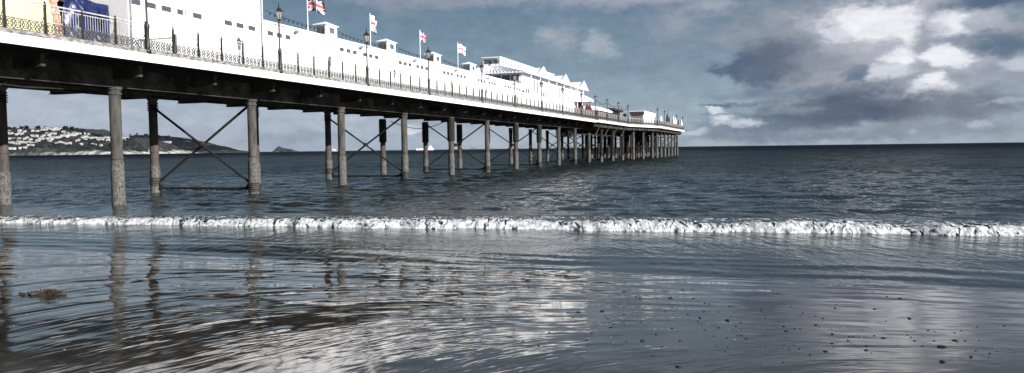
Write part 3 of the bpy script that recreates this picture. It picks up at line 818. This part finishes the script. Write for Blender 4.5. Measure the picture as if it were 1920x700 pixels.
vs = []; qa = []
for i in range(nt_+1):
    t = -52+92*i/nt_
    amp = .095+.105*max(0, min(1, (t+30)/22)) 
    amp *= .95+.45*noise.noise(Vector((t*.45, 0, 0)))+.35*noise.noise(Vector((t*1.3, 4, 0)))
    sf = 20.75+.10*t+.25*noise.noise(Vector((t*.22, 5, 0)))+.22*noise.noise(Vector((t*.8, 8, 0)))
    wd = 2.0+1.9*max(0, min(1, (t+35)/30))
    for j in range(nq+1):
        f = j/nq
        d = wd*f**1.6
        rise = 1-math.exp(-((d/.16)**1.3)); fall = math.exp(-(d/(.75*wd))**2)
        z = amp*rise*fall*1.12
        l = noise.noise(Vector((t*1.6, d*4, 0)))*.35+noise.noise(Vector((t*4.2, d*7, 2)))*.28+noise.noise(Vector((t*10, d*14, 4)))*.14
        z *= 1+l*(1.3*math.exp(-d/.35)+.35)
        lob = .14*noise.noise(Vector((t*2.1, 3, 0)))+.07*noise.noise(Vector((t*6, z*12, 6)))
        s = sf+d+lob*math.exp(-d/.3) - .10*rise*math.exp(-d/.2)
        if f == 0 or f == 1: z = -.04
        vs.append(tuple(W(s, t, z))); qa.append(f if f > 0 else 0)
n = nq+1
fs = [(i*n+j, (i+1)*n+j, (i+1)*n+j+1, i*n+j+1) for i in range(nt_) for j in range(nq)]
me = bpy.data.meshes.new('breaking_wave'); me.from_pydata(vs, [], fs); me.materials.append(fm)
a = me.attributes.new('q', 'FLOAT', 'POINT'); a.data.foreach_set('value', qa)
me.polygons.foreach_set('use_smooth', [True]*len(me.polygons)); me.update()
worldobj('breaking_wave', me, kind='structure')

# ------------------------------------------------------------------ HILLS, ISLANDS, SHIPS
def far_pt(x, y, D): return Vector(((x-960)/1400*D, D, H0+((291-.0125*x)-y)/1400*D))
def interp(tab, x):
    if x <= tab[0][0]: return tab[0][1]
    for (a, b), (c, d) in zip(tab, tab[1:]):
        if x <= c: return b+(d-b)*(x-a)/(c-a)
    return tab[-1][1]
def headland(name, tab, D, depth, m, xr, seed, cliff):
    nx, ny = 420, 46; vs = []
    for i in range(nx+1):
        px = xr[0]+(xr[1]-xr[0])*i/nx
        top = max(0, (290-.0125*px-interp(tab, px))/1400*(D+.9*depth))
        for j in range(ny+1):
            v = j/ny*1.6
            y = D+depth*v - 30
            cf = cliff*min(1, top/25)
            if v < .04: hh = -3
            else:
                e = min(1, (v-.04)/.9); hh = cf*min(1, (v-.04)/.05) + (top-cf)*(math.sin(e*math.pi/2)**.85)
            if v > 1: hh *= max(0, 1-(v-1)/.6)**.5
            X = (px-960)/1400*(D+depth*.5); nz = noise.fractal(Vector((X*.012, y*.012, seed)), 1, 2, 5)
            hh += nz*5*min(1, top/30)*(1 if v > .06 else .3)
            yy = y + 45*noise.noise(Vector((X*.006, seed, 0)))*(1 if v < .3 else .5)
            vs.append((X*yy/(D+depth*.5) if False else X, yy, hh if top > 0 or hh < 0 else hh-4))
    n = ny+1; fs = [(i*n+j, (i+1)*n+j, (i+1)*n+j+1, i*n+j+1) for i in range(nx) for j in range(ny)]
    me = bpy.data.meshes.new(name); me.from_pydata(vs, [], fs); me.materials.append(m)
    me.polygons.foreach_set('use_smooth', [True]*len(me.polygons)); me.update()
    return worldobj(name, me, kind='structure'), vs, nx, ny
def hillmat(name, g1, g2, cl, lo=.55, hi=.8):
    m, nt, b = shader(name); q = N(nt)
    ge = q.n('ShaderNodeNewGeometry'); pos = ge.outputs['Position']
    s3 = q.n('ShaderNodeSeparateXYZ'); q.link(ge.outputs['True Normal'], s3.inputs[0])
    n1 = q.noise(pos, .012, 6, .7); n2 = q.noise(pos, .05, 5, .7)
    veg = q.mix(q.range(n2, .38, .6), g2, g1)
    veg = q.mix(q.range(n1, .58, .66), veg, (.10, .105, .085))
    sp = q.n('ShaderNodeSeparateXYZ'); q.link(pos, sp.inputs[0])
    low = q.range(q.math('ADD', sp.outputs[2], q.math('MULTIPLY', q.noise(pos, .02, 4), 26)), 18, 27, 1, 0)
    side = q.range(sp.outputs[0], -1560, -1330, .15, 1)
    rk = q.math('MULTIPLY', low, q.math('MULTIPLY', cl, side))
    rkc = q.mix(q.range(n2, .4, .6), (.16, .16, .16), (.60, .58, .55))
    q.link(q.mix(rk, veg, rkc), b.inputs['Base Color'])
    b.inputs['Roughness'].default_value = .95; b.inputs['Specular IOR Level'].default_value = .1
    bp = q.n('ShaderNodeBump'); bp.inputs['Distance'].default_value = 8; q.link(n2, bp.inputs['Height']); q.link(bp.outputs[0], b.inputs['Normal'])
    return m
tabA = [(-160, 246), (-60, 242), (0, 241), (60, 240), (110, 240), (150, 243), (165, 252), (200, 256), (238, 257), (250, 262), (262, 271), (272, 280), (285, 286), (305, 289), (320, 291)]
tabB = [(200, 256), (240, 253), (262, 252), (290, 254), (330, 259), (370, 266), (400, 273), (425, 281), (445, 285), (465, 289)]
DA, DB = 2400, 3300
hA, vA, nxA, nyA = headland('near_hills', tabA, DA, 420, hillmat('hill_near', (.050, .053, .050), (.020, .023, .024), 1.0), (-400, 335), 1.0, 11)
hB, vB, nxB, nyB = headland('far_hills', tabB, DB, 350, hillmat('hill_far', (.016, .020, .028), (.008, .011, .018), .12), (190, 470), 5.0, 5)
def hill_hit(vs, nx, ny, xr, D, depth, px, py):
    """first surface point of the hill seen at that bearing / elevation"""
    i = int((px-xr[0])/(xr[1]-xr[0])*nx); n = ny+1
    el = ((291-.0125*px)-py)/1400
    best_ = None
    # step through neighbouring columns, choose the one nearest to the bearing
    for j in range(3, ny):
        best = None
        yy = vs[i*n+j][1]; X = (px-960)/1400*yy
        ii = int(((X/(D+depth*.5)*1400+960)-xr[0])/(xr[1]-xr[0])*nx); ii = max(0, min(nx, ii))
        v = vs[ii*n+j]
        if (v[2]-H0)/v[1] >= el: return Vector((X, v[1], v[2]))
        if best_ is None or (v[2]-H0)/v[1] > best_[0]: best_ = ((v[2]-H0)/v[1], Vector((X, v[1], v[2])))
    return best_[1] if best_ and best_[0] > el-.004 else None
hs = []
def hrow(x0, x1, y0, y1, n, w=(3, 6.5), h=(1.6, 2.7)):
    for k in range(n):
        f = (k+random.uniform(.1, .9))/n
        hs.append((x0+(x1-x0)*f, y0+(y1-y0)*f+random.uniform(-1.0, 1.0), random.uniform(*w), random.uniform(*h)))
hrow(8, 40, 270, 268, 6); hrow(28, 74, 268, 268, 8); hrow(74, 122, 264, 257, 9); hrow(88, 112, 262, 260, 4)
hrow(122, 155, 257, 253, 7, (5, 10), (3, 4)); hrow(144, 168, 264, 262, 4); hrow(112, 140, 269, 270, 6); hrow(156, 186, 257, 259, 6)
hrow(190, 245, 259, 258, 10, (5, 9), (2.5, 4)); hrow(8, 40, 281, 280, 4); hrow(20, 50, 252, 251, 5, (3, 6)); hrow(92, 112, 251, 251, 4)
hrow(84, 120, 244, 242, 8, (5, 8), (4, 6)); hrow(122, 135, 249, 250, 3, (4, 6)); hrow(60, 84, 263, 262, 3, (3, 6)); hrow(100, 108, 266, 266, 1)
hrow(185, 240, 264, 266, 7, (3, 5)); hrow(60, 100, 257, 255, 6, (3, 5)); hrow(130, 175, 250, 252, 5, (3, 5)); hrow(8, 60, 261, 260, 7, (3, 5)); hrow(8, 90, 246, 246, 6, (3, 5)); hrow(150, 240, 271, 272, 6, (2.5, 4)); hrow(40, 70, 276, 274, 3, (3, 5)); hrow(-60, 8, 262, 268, 8)
hp = {}
def house(px, py, w, h, D_, vs, nx, ny, xr, D, depth, label, group='white houses on the hillside', nm='house'):
    p = hill_hit(vs, nx, ny, xr, D, depth, px, py+h/2)
    if p is None: return
    k = p.y/1400; ww, hh = w*k, h*k; dd = 10
    v = [(-ww/2, 0, -3), (ww/2, 0, -3), (ww/2, dd, -3), (-ww/2, dd, -3), (-ww/2, 0, hh), (ww/2, 0, hh), (ww/2, dd, hh), (-ww/2, dd, hh), (-ww/2+1, dd/2, hh+2.2), (ww/2-1, dd/2, hh+2.2)]
    me = bpy.data.meshes.new(nm)
    me.from_pydata(v, [], [(0, 1, 5, 4), (1, 2, 6, 5), (2, 3, 7, 6), (3, 0, 4, 7), (4, 5, 9, 8), (5, 6, 9), (6, 7, 8, 9), (7, 4, 8)])
    me.materials.append(housem); me.materials.append(roofm)
    for i in (4, 5, 6, 7): me.polygons[i].material_index = 1
    worldobj(nm, me, label, 'house', group, loc=p-Vector((0, 12, 0)))
XA, XB = (-400, 335), (190, 470)
for (px, py, w, h) in hs:
    house(px, py, w, h, DA, vA, nxA, nyA, XA, DA, 420, 'small white house with grey roof on the wooded hillside across the bay')
house(281, 267, 27, 8, DB, vB, nxB, nyB, XB, DB, 350, 'large white block alone on the dark far headland', None, 'hotel')
for px in (310, 316, 322): house(px, 268, 5, 2.4, DB, vB, nxB, nyB, XB, DB, 350, 'tiny white house high on the dark far headland', 'houses on the far headland')
# skyline trees
tree_me = []
for v_ in range(4):
    bm = bmesh.new()
    for c in range(7):
        a = random.random()*6.28; r = random.uniform(0, 5)
        mt_ = Matrix.Translation((r*math.cos(a), r*math.sin(a), random.uniform(5, 11))) @ Matrix.Diagonal((random.uniform(3, 5), random.uniform(3, 5), random.uniform(2.5, 4), 1))
        g_ = bmesh.ops.create_icosphere(bm, subdivisions=2, radius=1, matrix=mt_)
    for v in bm.verts: v.co += Vector((noise.noise(v.co*.5), noise.noise(v.co*.5+Vector((9, 0, 0))), noise.noise(v.co*.5+Vector((0, 9, 0)))))*1.4
    me = bpy.data.meshes.new('crown'); bm.to_mesh(me); bm.free(); tree_me.append(me)
trunk = MB().lathe((0, 0), [(.8, -4), (.5, 7)], 6).mesh('trunk', woodd)
def far_tree(p, sc, m, label, group):
    r = bpy.data.objects.new('tree', None); col.objects.link(r); r.location = p; r.scale = (sc,)*3; r.rotation_euler = (0, 0, random.random()*6)
    tag(r, label, 'tree', group)
    me = random.choice(tree_me).copy(); me.materials.append(m)
    c = bpy.data.objects.new('crown', me); col.objects.link(c); c.parent = r
    t = bpy.data.objects.new('trunk', trunk); col.objects.link(t); t.parent = r
for k in range(34):
    px = random.choice([random.uniform(8, 85), random.uniform(122, 170), random.uniform(170, 215)]) if k % 4 else random.uniform(8, 240)
    py = interp(tabA, px)+1.5
    p = hill_hit(vA, nxA, nyA, XA, DA, 420, px, py+.8)
    if p: far_tree(p, random.uniform(.5, 1.0), woodd if random.random() < .6 else woodm, 'dark tree on the skyline of the near headland across the bay', 'trees on the near headland skyline')
for k in range(44):
    px = random.uniform(245, 400); p = hill_hit(vB, nxB, nyB, XB, DB, 350, px, interp(tabB, px)+1.8)
    if p: far_tree(p, random.uniform(.4, .8), woodd, 'dark tree on the skyline of the far headland', 'trees on the far headland skyline')
# hillside woodland: one mass
bm = bmesh.new()
for k in range(1500):
    px = random.uniform(-60, 300); top = interp(tabA, px); py = random.uniform(top+2, 286)
    if noise.noise(Vector((px*.06, py*.16, 2))) < -.05: continue
    p = hill_hit(vA, nxA, nyA, XA, DA, 420, px, py)
    if p is None or p.z < 9: continue
    r = random.uniform(3, 6.5)
    bmesh.ops.create_icosphere(bm, subdivisions=1, radius=1, matrix=Matrix.Translation(p+Vector((0, 4, r*.2))) @ Matrix.Diagonal((r*1.3, r, r*.8, 1)))
for v in bm.verts: v.co += Vector((noise.noise(v.co*.3), noise.noise(v.co*.3+Vector((9, 0, 0))), noise.noise(v.co*.3+Vector((0, 9, 0)))))*2
me = bpy.data.meshes.new('hillside_woodland'); bm.to_mesh(me); bm.free(); me.materials.append(woodm)
worldobj('hillside_woodland', me, 'scattered dark woodland covering the hillside among the houses', 'woodland', kind='stuff')
def island(name, x0, x1, tab, D, m, seed):
    nx, ny = 70, 24; vs = []
    Wd = (x1-x0)/1400*D
    for i in range(nx+1):
        px = x0+(x1-x0)*i/nx; top = max(0, ((291-.0125*px)-interp(tab, px))/1400*D+H0)
        for j in range(ny+1):
            v = j/ny*2-1; X = (px-960)/1400*D
            prof = max(0, 1-abs(v)**1.6)
            z = top*prof+noise.fractal(Vector((X*.05, v*3, seed)), 1, 2, 5)*3*min(1, top/8)*(prof**.5)-1.5
            vs.append((X, D+v*Wd*.3, z))
    n = ny+1; fs = [(i*n+j, (i+1)*n+j, (i+1)*n+j+1, i*n+j+1) for i in range(nx) for j in range(ny)]
    me = bpy.data.meshes.new(name); me.from_pydata(vs, [], fs); me.materials.append(m); me.update()
    worldobj(name, me, kind='structure')
island('rocky_island', 511, 566, [(511, 285), (515, 283), (518, 279), (523, 274.5), (526, 273.5), (531, 276), (535, 277.5), (546, 279), (556, 282), (566, 285)], 3600, rockm, 2)
island('pale_rock_islet', 612, 634, [(612, 285), (616, 282), (621, 278.5), (625, 278), (630, 280), (634, 284)], 3900, rockp, 4)
# ships
def ship(x0, x1, D, m, label, hi):
    X0 = (x0-960)/1400*D; Ls = (x1-x0)/1400*D; o = bpy.data.objects.new('ship', None); col.objects.link(o); o.location = (X0, D, 0); tag(o, label, 'ship')
    k = D/1400
    def add(nm, mb, m_):
        a = bpy.data.objects.new(nm, mb.mesh(nm, m_)); col.objects.link(a); a.parent = o
    hull = MB().prism([(0, 3.5*k), (.04*Ls, 0), (.97*Ls, 0), (Ls, 2.6*k), (Ls*.96, 2.7*k), (.1*Ls, 2.7*k)], -.08*Ls, .08*Ls, 't')
    add('hull', hull, m)
    add('bridge', MB().box(.70*Ls, .92*Ls, -.06*Ls, .06*Ls, 2.7*k, hi*.62*k).box(.74*Ls, .86*Ls, -.05*Ls, .05*Ls, hi*.62*k, hi*.8*k), m)
    add('funnel', MB().box(.80*Ls, .84*Ls, -.015*Ls, .015*Ls, hi*.8*k, hi*k), m)
    add('deck_cargo', MB().box(.2*Ls, .55*Ls, -.05*Ls, .05*Ls, 2.7*k, 3.4*k), m)
    add('mast', MB().box(.09*Ls, .10*Ls, -.005*Ls, .005*Ls, 2.7*k, 6.5*k), m)
ship(781, 815, 4200, shipm, 'white ship at anchor on the horizon seen between the pier columns', 9.5)
ship(883, 893, 5200, shipd, 'tiny dark ship on the horizon right of the white one', 4)

# ------------------------------------------------------------------ PEBBLES AND WEED
peb = []
for v_ in range(5):
    bm = bmesh.new(); bmesh.ops.create_icosphere(bm, subdivisions=2, radius=1)
    for v in bm.verts:
        v.co = Vector((v.co.x*1.3, v.co.y, v.co.z*.38))*(1+.35*noise.noise(v.co*1.3+Vector((v_*7, 0, 0))))
    me = bpy.data.meshes.new('pebble'); bm.to_mesh(me); bm.free(); me.polygons.foreach_set('use_smooth', [True]*len(me.polygons)); me.materials.append(pebm); peb.append(me)
shl = peb[0].copy(); shl.materials.clear(); shl.materials.append(shellm)
P = [(1364, 601, 5, 0), (1400, 636, 4, 0), (1790, 639, 5.5, 0), (1767, 652, 8, 1), (1768, 680, 7.5, 1), (1822, 670, 4, 0), (1657, 635, 4.5, 0), (1548, 660, 4.5, 0), (1624, 658, 4, 0), (1706, 598, 4, 0),
     (1257, 560, 5, 0), (1130, 584, 4, 0), (1085, 586, 4, 0), (1146, 615, 4, 0), (1204, 640, 4.5, 0), (1100, 638, 3, 0), (1272, 688, 5, 0), (1474, 622, 4, 0), (1531, 610, 3.5, 0), (1506, 587, 3, 0), (1064, 587, 3, 0)]
base = [(1280, 545), (1300, 560), (1320, 585), (1347, 585), (1330, 570), (1290, 590), (1312, 596), (1322, 620), (1339, 632), (1347, 615), (1380, 612), (1374, 619), (1390, 630), (1310, 606), (1370, 575),
        (1428, 583), (1435, 596), (1460, 551), (1470, 613), (1490, 617), (1500, 617), (1436, 653), (1480, 655), (1544, 597), (1566, 578), (1568, 571), (1640, 580), (1560, 627), (1600, 632), (1625, 650), (1683, 648),
        (1790, 625), (1810, 640), (1830, 659), (1856, 664), (1870, 660), (1740, 620), (1752, 622), (1730, 650), (1715, 640), (1832, 613), (1884, 611), (1170, 548), (1200, 561), (1193, 557), (1210, 575), (1120, 610),
        (1152, 608), (1140, 598), (1170, 590), (1110, 626), (1175, 640), (1230, 604), (1260, 616), (1275, 640), (1240, 650), (1230, 628), (980, 640), (1009, 648), (1030, 624), (900, 590), (870, 600), (770, 585), (830, 610),
        (1687, 560), (1663, 557), (1636, 548), (1640, 630), (1560, 645), (1520, 666), (1470, 680), (1500, 655), (1590, 640), (1345, 650), (1360, 660)]
for (x, y) in base: P.append((x, y, random.uniform(1.8, 3.4), 0))
for k in range(110):
    cx, cy = random.choice([(1330, 600), (1600, 640), (1800, 650), (1150, 600), (1250, 590), (1450, 610), (1500, 600)])
    P.append((cx+random.gauss(0, 60), min(696, max(545, cy+random.gauss(0, 28))), random.uniform(1.1, 2.2), 0))
for k in range(36):
    P.append((random.uniform(60, 700), random.uniform(520, 690), random.uniform(1.3, 2.6), 0))
sh = [(1278, 572), (1327, 607), (1377, 637), (1434, 684), (1303, 666), (1582, 615), (1614, 633), (1627, 570), (1170, 587), (1145, 633), (1150, 642), (1247, 651), (285, 590), (50, 590), (443, 541), (120, 655), (170, 697), (350, 545), (25, 610), (255, 612)]
for (x, y) in sh: P.append((x, y, random.uniform(1.2, 2.1), 2))
lab = {0: 'small dark wet pebble lying on the shiny wet sand', 1: '', 2: 'small pale shell fragment on the wet sand'}
stone_labels = ['jagged dark stone, upper of the two largest at the lower right', 'jagged dark stone, lower of the two largest at the lower right']
ns = 0
for (x, y, r, kd) in P:
    if x > 1915 or y > 699: continue
    p = on_sand(x, y); s_ = p.x*US[0]+p.y*US[1]
    if s_ > 13.0: continue
    p.z = sandz(p.x, p.y)
    rr = r/1400*p.y*.95
    me = shl if kd == 2 else random.choice(peb)
    o = bpy.data.objects.new({0: 'pebble', 1: 'stone', 2: 'shell'}[kd], me); col.objects.link(o)
    o.location = p+Vector((0, 0, rr*.04)); o.scale = (rr, rr*random.uniform(.7, 1.2), rr*random.uniform(.8, 1.4)); o.rotation_euler = (random.uniform(-.2, .2), random.uniform(-.2, .2), random.random()*6)
    if kd == 1: tag(o, stone_labels[ns], 'stone'); ns += 1
    elif kd == 2: tag(o, lab[2], 'shell', 'pale shells scattered on the wet sand')
    else: tag(o, lab[0], 'pebble', 'dark pebbles scattered on the wet sand')
# seaweed clump
wp = on_sand(88, 553); m = MB().lathe((0, 0), [(.02, .045), (.2, .03), (.3, .005)][::-1], 14)
for k in range(150):
    a = random.random()*6.28; L = min(.45, abs(random.gauss(0, .16))); x = L*math.cos(a)*1.7; y = L*math.sin(a)*.8
    pts = [(x, y, .01)]
    dr = random.uniform(-.7, .7)
    for i in range(4):
        pts.append((pts[-1][0]+.05*math.cos(dr)*(1 if k % 2 else -1), pts[-1][1]+.05*math.sin(dr), .015+.06*random.random()*math.exp(-L*6)))
    for p_, q_ in zip(pts, pts[1:]): m.tube(p_, q_, .012, 4)
o = bpy.data.objects.new('seaweed', m.mesh('seaweed', weedm)); col.objects.link(o); wp.z = sandz(wp.x, wp.y); o.location = wp; o.scale = (.48, .5, 1.2)
tag(o, 'brown clump of washed-up seaweed on the wet sand at the left', 'seaweed')

# ------------------------------------------------------------------ LIGHT
sun_h = Vector((.8, -.6)).normalized(); EL = R(18.5)
sd = Vector((sun_h.x*math.cos(EL), sun_h.y*math.cos(EL), math.sin(EL)))
sl = bpy.data.lights.new('sun', 'SUN'); sl.energy = 5; sl.angle = R(.5); sl.color = (1, .97, .93)
so = bpy.data.objects.new('sun', sl); col.objects.link(so); so.rotation_euler = sd.to_track_quat('Z', 'Y').to_euler()

world = bpy.data.worlds.new('World'); scene.world = world; world.use_nodes = True
nt = world.node_tree; q = N(nt); bg = nt.nodes['Background']
STR = .10
bg.inputs['Strength'].default_value = STR
sky = q.n('ShaderNodeTexSky', sky_type='NISHITA'); sky.sun_disc = False; sky.sun_elevation = EL
sky.sun_rotation = math.atan2(sun_h.x, sun_h.y); sky.air_density = 1; sky.dust_density = .6; sky.ozone_density = 2
tc = q.n('ShaderNodeTexCoord'); D = tc.outputs['Generated']
sp = q.n('ShaderNodeSeparateXYZ'); q.link(D, sp.inputs[0])
az = q.math('ARCTAN2', sp.outputs[0], sp.outputs[1]); el = q.math('ARCSINE', sp.outputs[2])
co = q.n('ShaderNodeCombineXYZ'); q.link(az, co.inputs[0]); q.link(q.math('MULTIPLY', el, 1), co.inputs[1])
P0 = co.outputs[0]
def vnoise(vec, scale, detail, rough, amt):
    o = q.n('ShaderNodeTexNoise'); o.inputs['Scale'].default_value = scale; o.inputs['Detail'].default_value = detail; o.inputs['Roughness'].default_value = rough
    q.link(vec, o.inputs['Vector'])
    a = q.n('ShaderNodeVectorMath', operation='SUBTRACT'); q.link(o.outputs['Color'], a.inputs[0]); a.inputs[1].default_value = (.5, .5, .5)
    b = q.n('ShaderNodeVectorMath', operation='MULTIPLY'); q.link(a.outputs[0], b.inputs[0]); b.inputs[1].default_value = (amt, amt*.6, 0)
    return b.outputs[0]
stretch = q.mapping(P0, scale=(1, 1.8, 1))
ad = q.n('ShaderNodeVectorMath', operation='ADD'); q.link(P0, ad.inputs[0]); q.link(vnoise(stretch, 16, 7, .68, .062), ad.inputs[1])
PW = ad.outputs[0]
fine = q.noise(stretch, 26, 6, .62)
FN = q.math('MULTIPLY_ADD', fine, 1.3, .35)
def lin(c):
    f = lambda v: (v/255/12.92) if v <= 10 else ((v/255+.055)/1.055)**2.4
    return tuple(f(v) for v in c)
EXPO = .85
def cl(c): return tuple(v/STR/(2**EXPO) for v in lin(c))
# clear air: Nishita, cooled, blended with the slate gradient it shows here
gr = q.n('ShaderNodeValToRGB'); q.link(q.range(el, 0, .35, 0, 1, 'LINEAR'), gr.inputs['Fac'])
els = gr.color_ramp.elements
cols = [(0, (160, 175, 190)), (.12, (151, 169, 185)), (.3, (122, 143, 161)), (.55, (100, 122, 143)), (1, (78, 99, 121))]
els[0].position = 0; els[0].color = (*cl(cols[0][1]), 1); els[1].position = 1; els[1].color = (*cl(cols[-1][1]), 1)
for p_, c_ in cols[1:-1]:
    e_ = els.new(p_); e_.color = (*cl(c_), 1)
cur = q.mix(.93, sky.outputs[0], gr.outputs[0])
def blob(cur, x, y, rx, ry, c, op=1., soft=.9, nz=1.3, nv=None):
    d = ray(x, y); ca = math.atan2(d.x, d.y); ce = math.asin(d.z)
    sx_ = math.cos(ca)**2
    kx, ky = 1/(rx/1400*sx_), 1/(ry/1400*math.cos(ca))
    a = q.n('ShaderNodeVectorMath', operation='MULTIPLY_ADD'); q.link(PW, a.inputs[0]); a.inputs[1].default_value = (kx, ky, 0); a.inputs[2].default_value = (-ca*kx, -ce*ky, 0)
    l = q.n('ShaderNodeVectorMath', operation='LENGTH'); q.link(a.outputs[0], l.inputs[0])
    v = q.math('SUBTRACT', FN, l.outputs['Value'])
    m = q.range(v, -.12, soft, 0, op)
    return q.mix(m, cur, cl(c))
LG = (168, 172, 190)
WH = (236, 238, 243)
B = [ # x, y, rx, ry, colour, opacity, softness
 (60, 205, 420, 60, (182, 190, 208), .8, .8), (520, 225, 420, 45, (176, 186, 202), .75, .8), (300, 260, 400, 25, (172, 178, 198), .8, .8),
 (560, 262, 120, 22, (150, 162, 180), .8, .7), (700, 270, 260, 14, (165, 178, 196), .7, .6), (640, 215, 90, 12, (190, 200, 212), .7, .8), (772, 243, 24, 11, (225, 228, 236), 1, .5),
 (840, 225, 150, 30, (158, 168, 184), .7, .8), (930, 262, 160, 16, (175, 184, 198), .7, .7), (1000, 240, 120, 14, (185, 192, 204), .6, .7),
 (820, 2, 260, 18, (150, 158, 174), .85, .9), (1200, -6, 320, 26, (164, 170, 184), .85, .9), (740, 12, 70, 26, (140, 150, 168), .7, .9),
 (1042, 70, 56, 44, (160, 170, 184), .9, .9), (1030, 62, 28, 18, (172, 180, 192), .6, .9), (1122, 86, 34, 32, (168, 178, 190), .95, .8), (1270, 48, 90, 60, (142, 153, 170), .85, 1.), (1275, 35, 30, 20, (160, 168, 182), .6, .9), (1340, 8, 60, 22, (165, 172, 186), .8, .9), (1200, 130, 60, 16, (112, 134, 156), .5, .9),
 (1690, 95, 380, 135, (154, 160, 172), 1, .6), (1700, 70, 280, 95, (182, 185, 194), .9, .8), (1480, 50, 170, 70, (148, 155, 168), .85, .9), (1600, 140, 190, 50, (156, 161, 173), .9, .9), (1640, 105, 120, 50, (178, 181, 191), .8, .9), (1890, 130, 120, 60, (150, 157, 173), .9, .9),
 (1450, 115, 90, 52, (98, 110, 129), 1, .75), (1392, 128, 34, 34, (92, 108, 132), 1, .6), (1420, 140, 40, 26, (98, 112, 136), .8, .7), (1346, 130, 34, 13, (96, 114, 138), .95, .7), (1500, 95, 70, 30, (116, 126, 146), .7, .9), (1540, 115, 90, 22, (140, 147, 162), .8, .9),
 (1635, 45, 150, 58, (196, 199, 210), .95, .7), (1640, 42, 110, 40, WH, 1, .42), (1700, 66, 34, 34, WH, 1, .42), (1568, 72, 30, 16, (214, 217, 228), 1, .6), (1660, 95, 70, 20, (178, 180, 200), .8, .8),
 (1790, 42, 90, 44, (180, 185, 200), .95, .8), (1782, 44, 48, 32, WH, 1, .42), (1850, 42, 60, 20, (182, 188, 200), .85, .8), (1745, 80, 50, 70, (150, 156, 172), .7, .9),
 (1680, 106, 34, 22, WH, .95, .6), (1785, 112, 90, 30, (182, 186, 202), .9, .8), (1772, 106, 58, 22, WH, 1, .4), (1672, 134, 46, 18, (216, 220, 232), .9, .6), (1612, 138, 34, 17, (108, 122, 146), .95, .7), (1570, 128, 70, 12, (130, 140, 160), .6, .8),
 (1752, 162, 60, 34, (200, 204, 216), .9, .7), (1752, 162, 48, 28, WH, 1, .38), (1722, 180, 48, 12, WH, 1, .38), (1905, 118, 60, 18, (200, 205, 218), .9, .7), (1840, 150, 80, 22, (158, 165, 180), .85, .9), (1820, 160, 30, 10, (182, 188, 202), .6, .8),
 (1860, 4, 160, 22, (84, 104, 130), .95, .9), (1880, 78, 80, 28, (96, 116, 138), .95, .8), (1800, 78, 60, 14, (124, 138, 156), .7, .9),
 (1640, 200, 330, 44, (110, 120, 137), 1, .8), (1570, 185, 130, 36, (94, 104, 124), .95, .9), (1600, 205, 120, 30, (90, 100, 122), .9, .9), (1850, 200, 160, 30, (122, 132, 150), .9, .9), (1500, 228, 150, 28, (98, 110, 129), .95, .9), (1460, 172, 180, 16, (118, 134, 154), .8, .9), (1400, 195, 90, 8, (112, 130, 150), .8, .8),
 (1500, 203, 70, 10, (138, 148, 165), .7, .9), (1400, 242, 150, 26, (112, 128, 148), .9, .9), (1760, 244, 280, 26, (142, 151, 166), .95, .9), (1900, 190, 60, 9, (170, 177, 191), .8, .8), (1480, 258, 260, 16, (126, 139, 158), .85, .9),
 (1345, 222, 60, 22, (140, 156, 174), .7, .8), (1338, 209, 17, 13, (214, 220, 228), 1, .6), (1352, 226, 20, 17, (216, 222, 230), 1, .6), (1395, 232, 52, 11, (196, 204, 216), 1, .7), (1300, 247, 34, 7, (190, 199, 212), .9, .7), (1345, 196, 46, 4, (106, 124, 148), .9, .8), (1345, 216, 50, 4, (110, 128, 150), .6, .8), (1830, 233, 28, 11, (180, 188, 202), .9, .7), (1715, 246, 20, 7, (166, 175, 190), .9, .7)]
for (x, y, rx, ry, c, op, sf) in B: cur = blob(cur, x, y, rx, ry, c, op, sf)
# general broken cloud for the rest of the sky (outside the view, high up and behind)
outm = q.math('MAXIMUM', q.range(el, .24, .4), q.range(q.math('ABSOLUTE', az), .75, 1.0))
gn = q.noise(q.mapping(D, scale=(1, 1, 2.5)), 3, 8, .6)
cm = q.math('MULTIPLY', outm, q.range(gn, .5, .66, 0, .8))
cur = q.mix(cm, cur, cl((170, 176, 190)))
tex = q.range(q.noise(q.mapping(P0, scale=(1, 1.9, 1)), 34, 7, .68), .3, .7, .87, 1.11, 'LINEAR')
vm = q.n('ShaderNodeVectorMath', operation='SCALE'); q.link(cur, vm.inputs[0]); q.link(tex, vm.inputs['Scale']); cur = vm.outputs[0]
q.link(cur, bg.inputs['Color'])

# ------------------------------------------------------------------ RENDER
scene.render.engine = 'CYCLES'
scene.view_settings.view_transform = 'Standard'; scene.view_settings.look = 'None'
scene.view_settings.gamma = 1; scene.view_settings.exposure = EXPO; scene.view_settings.use_curve_mapping = False
scene.render.resolution_x = 1024; scene.render.resolution_y = 373
scene.cycles.max_bounces = 6
